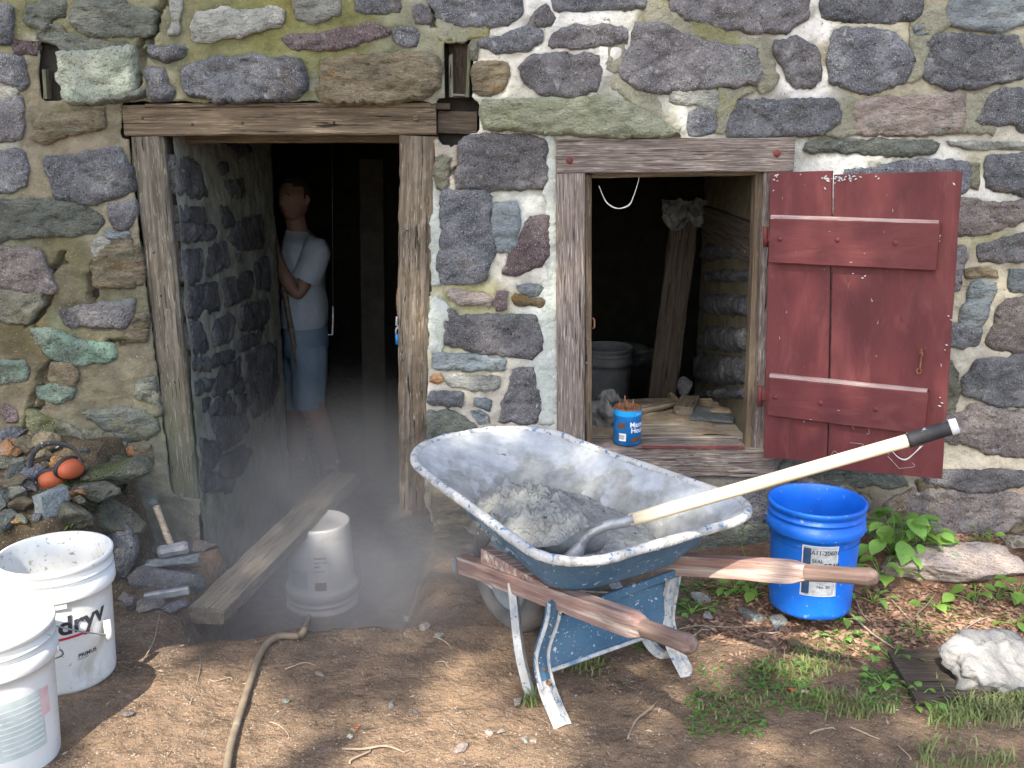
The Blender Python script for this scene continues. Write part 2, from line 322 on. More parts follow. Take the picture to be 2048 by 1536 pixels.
def sweep(pts, rad, seg=10, cap=True, flat=1., up=None):
    pts = [Vector(p) for p in pts]; n = len(pts); V = []; F_ = []
    if isinstance(rad, (int, float)): rad = [rad] * n
    t = (pts[1] - pts[0]).normalized(); u = Vector(up) if up else (Vector((0, 0, 1)) if abs(t.z) < .9 else Vector((1, 0, 0)))
    u = (u - t * u.dot(t)).normalized()
    for i, p in enumerate(pts):
        t = (pts[min(i + 1, n - 1)] - pts[max(i - 1, 0)]).normalized(); u = (u - t * u.dot(t)).normalized(); v = t.cross(u)
        for k in range(seg):
            a = 2 * math.pi * k / seg; V.append(p + u * (math.cos(a) * rad[i] * flat) + v * (math.sin(a) * rad[i]))
    for i in range(n - 1):
        for k in range(seg):
            j = (k + 1) % seg; F_.append((i * seg + k, i * seg + j, (i + 1) * seg + j, (i + 1) * seg + k))
    if cap: F_.append(tuple(reversed(range(seg)))); F_.append(tuple((n - 1) * seg + k for k in range(seg)))
    return V, F_
def smooth_path(pts, n=8):
    pts = [Vector(p) for p in pts]; out = []
    for i in range(len(pts) - 1):
        a, b, c, d = pts[max(i - 1, 0)], pts[i], pts[i + 1], pts[min(i + 2, len(pts) - 1)]
        for k in range(n):
            t = k / n; out.append(.5 * ((2 * b) + (c - a) * t + (2 * a - 5 * b + 4 * c - d) * t * t + (3 * b - a - 3 * c + d) * t ** 3))
    out.append(pts[-1]); return out
def tube(name, mat, pts, rad, parent=None, seg=10, smooth=0, flat=1., up=None):
    if smooth:
        if not isinstance(rad, (int, float)):
            n0 = len(rad); rr = []
            for i in range(n0 - 1): rr += [rad[i] + (rad[i + 1] - rad[i]) * k / smooth for k in range(smooth)]
            rad = rr + [rad[-1]]
        pts = smooth_path(pts, smooth)
    V, F_ = sweep(pts, rad, seg, True, flat, up)
    return mk(name, V, F_, mat, parent)
def lathe(name, mat, prof, M_, parent=None, seg=56, warp=None):
    V = []; F_ = []; n = len(prof)
    for (r, z) in prof:
        for k in range(seg):
            a = 2 * math.pi * k / seg; V.append((r * math.cos(a), r * math.sin(a), z))
    for i in range(n - 1):
        for k in range(seg):
            j = (k + 1) % seg; F_.append((i * seg + k, i * seg + j, (i + 1) * seg + j, (i + 1) * seg + k))
    me = mesh(name, V, F_)
    return link(name, me, mat, parent, M_)
def inside(x, y, poly):
    c = False; n = len(poly); j = n - 1
    for i in range(n):
        if (poly[i][1] > y) != (poly[j][1] > y) and x < (poly[j][0] - poly[i][0]) * (y - poly[i][1]) / (poly[j][1] - poly[i][1]) + poly[i][0]: c = not c
        j = i
    return c
def pdist(X, Y, poly):
    """distance of numpy points to a polygon's outline, and whether they lie inside"""
    d = np.full(X.shape, 1e9); ins = np.zeros(X.shape, bool); n = len(poly)
    for i in range(n):
        x0, y0 = poly[i]; x1, y1 = poly[(i + 1) % n]; dx, dy = x1 - x0, y1 - y0; L = dx * dx + dy * dy + 1e-12
        t = np.clip(((X - x0) * dx + (Y - y0) * dy) / L, 0, 1)
        d = np.minimum(d, np.hypot(X - x0 - t * dx, Y - y0 - t * dy))
        if abs(dy) > 1e-12:
            c = ((y0 > Y) != (y1 > Y)) & (X < dx * (Y - y0) / dy + x0); ins ^= c
    return d, ins
def roughen(poly, step=.014, amp=.006, seed=0):
    out = []; n = len(poly)
    for i in range(n):
        a = Vector(poly[i]); b = Vector(poly[(i + 1) % n]); L = (b - a).length; k = max(1, int(L / step))
        nn = Vector((-(b - a).y, (b - a).x)); nn = nn.normalized() if L > 1e-6 else nn
        for j in range(k):
            p = a + (b - a) * (j / k)
            e = nz(p.x * 22, p.y * 22, seed * 1.3) * amp * 1.8 + nz(p.x * 80, p.y * 80, seed * 2.1) * amp * 1.1 + amp * .5 + .004
            p = p + nn * e; out.append((p.x, p.y))
    return out
def traced_stone(poly2, to3, mat, parent, h=.018, seed=0, grid=.0115, amp=.006, back=.03, edge=.016, layer=1., relief=1.):
    """one rough stone: outline poly2 in wall coordinates (u, v); to3(u, v, out) gives the point standing `out` proud"""
    poly = roughen(poly2, .011, amp, seed)
    xs = [p[0] for p in poly]; ys = [p[1] for p in poly]
    if (max(xs) - min(xs)) * (max(ys) - min(ys)) < .006: grid = .009
    gx, gy = np.meshgrid(np.arange(min(xs), max(xs), grid), np.arange(min(ys), max(ys), grid * .95))
    gx = gx + np.random.uniform(-.3, .3, gx.shape) * grid; gy = gy + np.random.uniform(-.3, .3, gy.shape) * grid
    gx = gx.ravel(); gy = gy.ravel(); d, ins = pdist(gx, gy, poly); k = ins & (d > grid * .45)
    pts = [Vector(p) for p in poly] + [Vector((a, b)) for a, b in zip(gx[k], gy[k])]; D = [0.] * len(poly) + list(d[k])
    n = len(poly)
    vs, es, fs, ov, oe, of = delaunay_2d_cdt(pts, [(i, (i + 1) % n) for i in range(n)], [list(range(n))], 1, 1e-6)
    rim_ = []; cx = sum(xs) / n; cy = sum(ys) / n; V = []; tx, ty = nz(seed, 1, 2) * .05, nz(seed, 5, 7) * .05
    for i, v in enumerate(vs):
        dd = D[ov[i][0]] if ov[i] else 0
        if dd <= 0: V.append(to3(v.x, v.y, .0025 + .005 * nz(v.x * 34, v.y * 34, seed))); rim_.append(i); continue
        f = math.sqrt(1 - (1 - min(dd / edge, 1)) ** 2)
        r = fr(v.x * 7 + seed, v.y * 7 * layer, seed * .7, 1., 4) * .008 + fr(v.x * 26, v.y * 26 * layer + seed, 3, 1., 3) * .0060
        cr = abs(nz(v.x * 5 + seed * 2, v.y * 9 * layer, seed)); r -= .010 * max(0, 1 - cr * 12)
        V.append(to3(v.x, v.y, .002 + (h - .002) * f + relief * r * min(1, dd / .012 + .3) + ((v.x - cx) * tx + (v.y - cy) * ty) * f))
    a = [V[i] for i in fs[0]]
    nn = (a[1] - a[0]).cross(a[2] - a[0]); o = to3(cx, cy, .1) - to3(cx, cy, 0)
    # orientation from a middle face
    s = 0
    for f_ in fs[:40]:
        q = [V[i] for i in f_]; s += (q[1] - q[0]).cross(q[2] - q[0]).dot(o)
    if s < 0: fs = [tuple(reversed(f_)) for f_ in fs]
    fs = [tuple(f_) for f_ in fs]; cnt = {}
    for f_ in fs:
        for i in range(len(f_)): cnt[(f_[i], f_[(i + 1) % len(f_)])] = 1
    sk = {}
    for (a_, b_) in list(cnt):
        if (b_, a_) not in cnt:
            for k_ in (a_, b_):
                if k_ not in sk: sk[k_] = len(V); V.append(to3(vs[k_].x, vs[k_].y, -back))
            fs.append((b_, a_, sk[a_], sk[b_]))
    return mk('stone', V, fs, mat, parent)
def rock(name, mat, c, size, parent=None, seed=0, sub=3, rot=None, flat=.6, cut=5, smooth=False):
    """an angular stone about `size` across: a ball cut by random planes"""
    rnd = random.Random(seed * 7 + 1); import bmesh
    bm = bmesh.new(); bmesh.ops.create_icosphere(bm, subdivisions=sub, radius=1)
    pl = [(Vector((rnd.uniform(-1, 1), rnd.uniform(-1, 1), rnd.uniform(-1, 1))).normalized(), rnd.uniform(.45, .82)) for _ in range(cut)]
    sx, sy, sz = (size if hasattr(size, '__len__') else (size, size * rnd.uniform(.6, .9), size * flat))
    for v in bm.verts:
        for (n_, d_) in pl:
            e = v.co.dot(n_) - d_
            if e > 0: v.co -= n_ * e
        e = fr(v.co.x * 1.7 + seed, v.co.y * 1.7, v.co.z * 1.7, 1., 4) * .13
        v.co += v.co.normalized() * e
        v.co = Vector((v.co.x * sx / 2, v.co.y * sy / 2, v.co.z * sz / 2))
    me = bpy.data.meshes.new(name); bm.to_mesh(me); bm.free()
    if smooth: me.shade_smooth()
    o = link(name, me, mat, parent)
    o.location = c; o.rotation_euler = rot if rot is not None else (rnd.uniform(-.25, .25), rnd.uniform(-.25, .25), rnd.uniform(0, 6.28))
    return o
def text_mesh(s, size, bold=.0, shear=0., extrude=0.):
    cu = bpy.data.curves.new('lettering', 'FONT'); cu.body = s; cu.size = size; cu.offset = bold; cu.shear = shear; cu.resolution_u = 4
    cu.align_x = 'LEFT'; cu.fill_mode = 'FRONT'
    o = bpy.data.objects.new('lettering_tmp', cu); COL.objects.link(o)
    bpy.context.view_layer.update()
    dg = bpy.context.evaluated_depsgraph_get(); me = bpy.data.meshes.new_from_object(o.evaluated_get(dg))
    bpy.data.objects.remove(o); bpy.data.curves.remove(cu); me.name = 'lettering'
    return me
def wrap(me, rfun, z0, a0, off=.0015, tilt=0.):
    """bend a flat mesh (x to the right, y up) round an upright cone; a0 = angle where x = 0, seen from outside x runs counter-clockwise"""
    ct, st = math.cos(tilt), math.sin(tilt)
    for v in me.vertices:
        x, y = v.co.x * ct - v.co.y * st, v.co.x * st + v.co.y * ct
        z = z0 + y; r = rfun(z) + off; a = a0 + x / rfun(z)
        v.co = Vector((r * math.cos(a), r * math.sin(a), z))
    me.update(); return me
def patch(w, h, nx=12, ny=4):
    V = [(w * i / nx, h * j / ny, 0) for j in range(ny + 1) for i in range(nx + 1)]
    F_ = [(j * (nx + 1) + i, j * (nx + 1) + i + 1, (j + 1) * (nx + 1) + i + 1, (j + 1) * (nx + 1) + i) for j in range(ny) for i in range(nx)]
    return mesh('patch', V, F_)

# ------------------------------------------------------------------ ground
def gz(x, y):
    """height of the ground: level yard, dug-out pit in front of and inside the door, rubble ledge at the left"""
    z = fr(x, y, 0, 2.2, 4) * .018 + fr(x, y, 4, 9, 3) * .006
    if y > .03: return -.45 + z * .6
    lipw = fr(x, 3, 1, 2.6, 4) * .13
    fx = sm((x + 1.10) / .10) * sm((-.27 + .16 * sm((-y - .22) / .4) - x + fr(y, 2, 2, 4, 2) * .04) / .2)
    fy = sm((y + .74 + lipw) / .62)
    z -= .45 * fx * fy
    g = sm((-1.31 - x + fr(y, 9, 1, 5, 2) * .05) / .10) * sm((y + .66) / .14)
    z += g * (.32 + .10 * sm((y + .45) / .4) + .02 * fr(x, y, 7, 8, 3)) * (1 - fx * fy)
    z += .05 * sm((x - .7) / .5) * sm((y + .55) / .5) - .03 * sm((-2.2 - y) / 3.)
    return z
def ground():
    xs = list(np.arange(-2.4, 2.4, .0225)); ys = list(np.arange(-2.9, .06, .0225)) + list(np.arange(.08, 4.6, .09))
    xs = [-60, -30, -14, -7, -4.5, -3.4, -2.8] + xs + [2.8, 3.4, 4.5, 7, 14, 30, 60]; ys = [-60, -30, -14, -8, -5.5, -4.2, -3.4] + ys + [6, 9, 14, 30, 60]
    nx, ny = len(xs), len(ys); V = [(x, y, gz(x, y) if abs(x) < 8 and -9 < y < 7 else 0) for y in ys for x in xs]
    F_ = [(j * nx + i, j * nx + i + 1, (j + 1) * nx + i + 1, (j + 1) * nx + i) for j in range(ny - 1) for i in range(nx - 1)]
    me = mesh('ground', V, F_); ca = me.color_attributes.new('Col', 'FLOAT_COLOR', 'POINT')
    for i, (x, y, z) in enumerate(V):
        c = Vector((.275, .188, .120)); n1 = fr(x, y, 11, 1.6, 4)
        c = c.lerp(Vector((.19, .132, .087)), sm(.5 + n1 * 1.6))
        mu = sm((x - .62 + n1 * .35) / .3) * sm((y + .93 + .18 * fr(x, y, 5, 2, 3)) / .22)
        c = c.lerp(Vector((.20, .115, .072)), mu)
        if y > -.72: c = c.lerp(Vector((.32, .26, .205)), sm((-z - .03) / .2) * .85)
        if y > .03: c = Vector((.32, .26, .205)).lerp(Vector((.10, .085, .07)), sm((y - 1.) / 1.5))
        c = c.lerp(Vector((.11, .085, .05)), sm((-1.1 - x) / .1) * sm((y + .65) / .1))
        ca.data[i].color = (*c, 1)
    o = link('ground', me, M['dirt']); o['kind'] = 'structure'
    return o
ground()

# ------------------------------------------------------------------ the stone wall: outlines of its stones as seen in the photograph
R1 = (0, 0, .3418); R2 = (600, 0, .3418); R3 = (1200, 0, .41406); R4 = (0, 450, .32552); R6 = (840, 240, .41667)
A_ = (1848, 300, .26042); B_ = (1848, 680, .26042); C_ = (1448, 900, .29297); Q_ = (820, 960, .1302); F1 = (0, 0, 1)
STONES = [
 (R1,'d',.02,"0,35 60,40 55,250 -60,255 -60,30"), (R1,'g',.015,"150,25 370,0 378,90 300,110 270,165 200,160 155,140"),
 (R1,'g',.012,"225,165 330,150 390,190 480,235 760,262 690,296 360,308 322,255 215,228"),
 (R1,'g',.025,"440,10 700,0 770,55 920,70 888,130 895,192 850,210 700,208 520,202 430,150 415,80"), (R1,'w',.006,"1012,0 1058,0 1045,190 985,205 1008,110"),
 (R1,'w',.02,"1150,75 1400,62 1580,50 1640,60 1650,120 1640,150 1400,200 1160,245 1120,225"), (R1,'w',.015,"1710,-20 1990,-20 1985,80 1840,120 1740,110"),
 (F1,'r',.012,"560,78 600,72 650,68 700,58 752,50 783,62 752,78 677,92 598,98"), (R1,'d',.012,"870,290 980,275 1082,282 1078,330 955,350 880,328"),
 (R1,'c',.03,"340,312 480,300 560,305 620,290 770,278 792,310 795,480 802,520 720,565 620,592 470,605 390,590 358,480"),
 (R1,'g',.008,"500,560 600,545 840,528 852,560 640,600 480,606"), (R1,'d',.02,"850,400 960,398 982,480 1025,530 1000,580 920,590 865,560"),
 (R1,'d',.032,"1060,415 1180,370 1290,340 1480,322 1600,352 1750,345 1780,390 1795,510 1740,580 1560,590 1420,600 1250,590 1100,560 1065,480"),
 (R2,'t',.028,"120,370 300,335 480,320 640,310 800,330 830,400 810,500 760,545 700,572 560,600 140,605 108,540 130,450"),
 (R1,'d',.02,"-60,330 130,332 160,470 130,520 60,500 -60,480"), (R1,'w',.006,"-60,490 60,510 110,530 90,562 -60,590"),
 (R1,'p',.02,"-60,600 60,590 120,565 130,620 120,800 30,820 -60,815"), (R1,'r',.012,"90,250 210,238 210,310 100,312"),
 (R1,'t',.03,"200,712 290,680 420,650 600,630 618,738 540,760 370,790 250,835 190,800"),
 (R1,'d',.034,"275,930 430,915 690,868 762,980 772,1110 690,1150 560,1185 430,1180 330,1160 290,1060"), (R1,'d',.02,"-60,890 130,890 155,980 140,1080 60,1120 -60,1130"),
 (R1,'g',.022,"-60,1190 0,1180 200,1165 420,1200 560,1240 610,1300 560,1360 400,1380 200,1370 0,1405 -60,1410"), (R1,'d',.022,"640,1210 780,1172 790,1250 740,1350 690,1345 640,1290"),
 (R1,'b',.012,"612,1352 700,1358 760,1362 730,1392 640,1386"), (R1,'w',.012,"540,1450 590,1402 640,1398 600,1470 562,1508"),
 (R4,'q',.03,"-60,150 120,140 230,155 270,230 310,320 342,400 250,410 120,400 -60,345"), (R4,'m',.022,"-60,400 130,410 250,420 260,490 180,602 60,600 -60,575"),
 (R4,'t',.01,"590,200 680,110 800,80 812,190 828,370 700,380 575,372 568,260"), (R4,'p',.02,"370,540 480,500 600,490 740,480 822,450 815,560 770,640 600,622 420,612"),
 (R4,'G',.014,"190,640 320,645 430,690 560,730 700,740 722,800 640,840 520,852 400,850 310,810 240,720"), (R4,'t',.01,"312,850 420,860 465,900 460,970 380,982 308,960"),
 (R4,'G',.012,"230,1010 320,980 410,982 455,1010 450,1060 340,1080 250,1060"), (R4,'G',.012,"-60,835 150,830 175,880 170,940 100,950 -60,990"),
 (R4,'g',.03,"500,1150 640,1150 740,1130 850,1150 960,1190 980,1260 900,1310 780,1335 640,1250"), (R4,'g',.012,"835,960 940,930 955,1030 940,1080 840,1060"),
 (R4,'t',.012,"830,560 900,550 908,620 840,640"), (R4,'t',.014,"768,662 900,640 902,700 800,712"), (R4,'t',.02,"822,1370 920,1350 942,1440 830,1452"), (R4,'o',.014,"740,1392 815,1372 822,1450 742,1460"),
 (R4,'m',.018,"165,1130 300,1190 420,1240 500,1290 520,1340 450,1352 300,1332 180,1250"), (R4,'m',.02,"515,1272 650,1262 770,1330 752,1460 620,1465 545,1370"),
 (R4,'r',.012,"30,1112 100,1130 102,1200 38,1212"), (R4,'m',.02,"950,1000 975,1060 985,1160 965,1180 945,1100"), (R4,'t',.01,"835,110 862,200 872,360 850,372 835,240"),
 (R2,'d',.02,"750,-30 1310,-30 1290,80 1220,150 1100,152 960,145 890,120 800,100"), (R2,'d',.016,"325,-30 575,-30 578,60 460,76 340,60"), (R2,'d',.014,"545,170 660,168 692,200 680,262 610,272 550,230"),
 (R2,'p',.012,"665,60 695,30 745,60 765,120 690,132"),
 (R2,'d',.022,"1460,-30 2030,-30 2020,40 1800,55 1600,60 1500,55"), (R2,'p',.018,"1430,30 1490,100 1470,140 1330,152 1350,110"),
 (R2,'d',.022,"1040,242 1180,215 1350,160 1410,180 1422,240 1330,280 1150,302 1060,272"), (R2,'p',.022,"1530,170 1640,150 1790,150 1900,170 1912,240 1800,265 1600,276 1460,272 1480,220"),
 (R2,'p',.028,"1280,400 1330,350 1400,325 1500,315 1740,325 1755,400 1730,520 1620,570 1420,552 1320,480"), (R2,'t',.016,"1010,385 1060,365 1210,370 1226,440 1190,520 1090,550 1020,540"),
 (R2,'m',.02,"1002,240 1032,245 1040,350 1010,352"), (F1,'y',.05,"966,204 1020,202 1130,200 1215,196 1260,208 1320,240 1362,270 1250,278 1150,268 970,257 963,230"),
 (R6,'p',.032,"190,112 250,72 560,75 605,110 602,300 590,325 400,330 180,330 175,250"), (R6,'m',.012,"75,190 130,180 132,320 90,332 70,260"),
 (R6,'d',.026,"110,345 300,340 330,370 345,560 350,630 320,760 240,780 110,780 95,700 100,450"), (R6,'b',.03,"360,400 450,395 475,430 470,560 440,640 370,630 355,560"),
 (R6,'r',.03,"530,470 615,455 610,640 580,690 460,740 400,742 430,650"), (R6,'k',.014,"140,820 300,835 340,850 335,890 200,885 150,850"), (R6,'r',.012,"370,830 412,825 415,900 380,915 365,880"),
 (R6,'t',.014,"455,840 590,860 590,895 460,880 445,860"), (R6,'b',.012,"462,800 580,800 570,832 470,822"),
 (R6,'p',.028,"130,910 190,945 340,940 545,940 575,1020 585,1100 540,1140 430,1130 250,1110 120,1080 130,980"), (R6,'b',.026,"60,1130 240,1130 410,1150 410,1190 280,1202 70,1190"),
 (R6,'o',.012,"50,1238 80,1225 112,1240 90,1256 55,1252"), (R6,'w',.016,"112,1240 370,1235 380,1270 330,1290 160,1280"), (R6,'d',.018,"50,1310 205,1310 200,1370 100,1370 45,1355"),
 (R6,'b',.012,"260,1340 330,1350 340,1390 270,1370"), (R6,'b',.014,"245,1402 300,1410 330,1440 300,1452"), (R6,'p',.026,"445,1205 540,1190 560,1300 570,1400 560,1450 390,1450 400,1370 430,1300"),
 (R6,'g',.02,"40,1400 110,1400 200,1430 280,1480 310,1580 240,1660 30,1660"), (F1,'p',.02,"1010,860 1090,862 1088,930 1000,930"), (F1,'t',.018,"930,935 1085,940 1080,1010 935,1000"),
 (R3,'p',.026,"330,-30 1015,-30 1000,80 900,160 830,160 650,140 500,110 340,50"),
 (R3,'p',.034,"170,120 290,115 370,165 540,210 750,240 775,320 760,400 560,425 400,430 330,455 250,455 140,410 95,350 130,260 160,220"), (R3,'d',.016,"430,550 470,525 545,540 555,640 430,655"),
 (R3,'d',.028,"620,590 680,490 820,490 1130,480 1165,540 1160,590 1070,640 930,655 620,660"), (R3,'p',.028,"850,210 940,190 1030,220 1060,300 1060,380 1020,425 940,410 880,320 835,250"),
 (R3,'d',.034,"1130,150 1280,140 1420,160 1500,240 1525,300 1480,390 1350,440 1260,450 1120,400 1095,300 1120,230"), (R3,'d',.026,"1060,20 1080,-30 1550,-30 1545,60 1510,100 1370,105 1200,100 1080,80"),
 (R3,'b',.028,"1700,30 1720,-30 2200,-30 2200,90 2048,110 1900,155 1790,140 1690,110"), (R3,'d',.03,"1580,210 1620,175 1760,175 2010,180 2048,260 2048,380 1800,430 1640,410 1570,380 1565,290"),
 (R3,'k',.026,"1240,500 1300,480 1520,470 1750,460 1755,560 1745,640 1500,655 1240,650 1230,560"), (R3,'d',.026,"1870,480 1940,430 2010,440 2200,470 2200,660 2048,640 2010,600 1830,590"),
 (R3,'g',.024,"1000,700 1060,670 1600,680 1630,690 1620,730 1500,750 1280,740 1000,725"), (R3,'w',.014,"1680,692 2048,690 2150,700 2150,722 1800,716"), (R3,'b',.01,"1510,140 1560,125 1600,150 1530,165"),
 (R3,'w',.012,"345,432 430,425 570,440 560,520 440,500 345,490"),
 (F1,'d',.022,"1690,345 1810,322 1937,325 1940,378 1925,388 1700,390"), (A_,'d',.028,"480,60 700,35 900,30 900,360 768,350 600,310 480,290 465,200"), (A_,'m',.012,"372,110 415,100 412,280 360,290"),
 (A_,'q',.032,"0,380 285,370 560,410 700,400 900,380 900,540 768,545 620,590 480,640 280,650 0,600"), (A_,'p',.028,"410,760 560,690 768,650 900,640 900,850 768,850 600,855 430,855"),
 (A_,'p',.018,"60,740 320,740 315,850 290,950 270,1070 60,1070"), (A_,'t',.018,"310,940 400,910 500,910 570,960 480,975 340,970"), (A_,'b',.02,"655,920 768,930 900,930 900,1085 768,1085 680,1075 650,1020"),
 (A_,'b',.026,"390,1010 550,1015 545,1100 490,1200 470,1300 440,1355 300,1345 280,1300 290,1230 330,1180 350,1080"),
 (A_,'q',.034,"540,1340 560,1230 640,1160 768,1140 950,1150 950,1500 800,1530 700,1550 600,1545 500,1500 500,1420"), (A_,'d',.022,"0,1340 215,1340 440,1370 450,1400 410,1480 300,1510 0,1530"),
 (B_,'d',.032,"400,160 560,145 640,150 720,110 920,100 920,500 768,508 520,495 380,430 300,410 300,300 350,240"), (B_,'m',.018,"0,160 200,160 240,240 280,370 255,450 220,580 160,580 0,580"),
 (B_,'q',.03,"310,560 360,500 430,520 580,520 680,560 950,560 950,900 768,890 640,890 540,880 400,830 280,780 0,760 0,600 150,600"),
 (B_,'p',.036,"130,1020 200,1000 480,1010 640,1000 768,1030 950,1040 950,1080 760,1100 600,1150 420,1175 330,1170 240,1130 130,1120 0,1100 0,1040"),
 (C_,'q',.036,"1100,380 1180,320 1290,265 1320,290 1440,270 1700,300 1900,300 2150,330 2150,430 1930,530 1840,620 1700,640 1480,600 1300,560 1130,480"),
 (C_,'g',.022,"420,60 700,110 1200,190 1260,230 1120,250 1000,240 940,248 560,180 380,150"), (F1,'d',.026,"1400,985 1540,985 1565,1040 1490,1045 1400,1020"), (F1,'g',.028,"1380,1045 1530,1045 1560,1065 1555,1125 1380,1125"),
 (C_,'p',.016,"930,310 990,320 1012,400 930,420"), (C_,'g',.018,"900,520 1050,530 1062,610 900,625"), (C_,'t',.016,"1310,220 1360,208 1480,215 1480,268 1340,290"), (C_,'t',.02,"1960,560 2150,480 2150,610 1960,600"),
 (C_,'q',.02,"380,170 560,200 700,215 850,235 900,300 900,500 380,500"), (Q_,'t',.03,"320,220 440,230 700,260 900,500 900,660 650,668 520,690 400,640 340,430"), (Q_,'t',.036,"335,800 500,700 760,715 1000,900 1000,950 640,952 540,1020 470,1060 460,1140 370,1140"),
 (F1,'q',.02,"1000,1020 1180,1030 1190,1100 1000,1110"), (F1,'g',.02,"1200,1020 1370,1030 1360,1110 1205,1110"), (F1,'d',.02,"1120,930 1270,960 1260,1010 1120,1005"),
]
def parse(fr_, s, y=0.):
    ox, oy, k = fr_; out = []
    for t in s.split():
        a, b = t.split(','); p = P(ox + float(a) * k, oy + float(b) * k, y=y); out.append((p.x, p.z))
    return out
def fullpoly(s, y=0.): return parse(F1, s, y)
DOOR = fullpoly("243,207 874,207 872,272 866,290 846,1000 866,1055 868,1130 872,1300 398,1300 402,1000 345,985 257,278 243,274")
WIN = fullpoly("1122,292 1575,292 1575,338 1540,345 1538,940 1122,940")
HOLES = [DOOR, WIN, fullpoly("78,86 122,86 124,196 84,202"), fullpoly("890,82 944,80 942,196 958,205 958,262 935,268 905,292 868,280 868,205 890,196")]
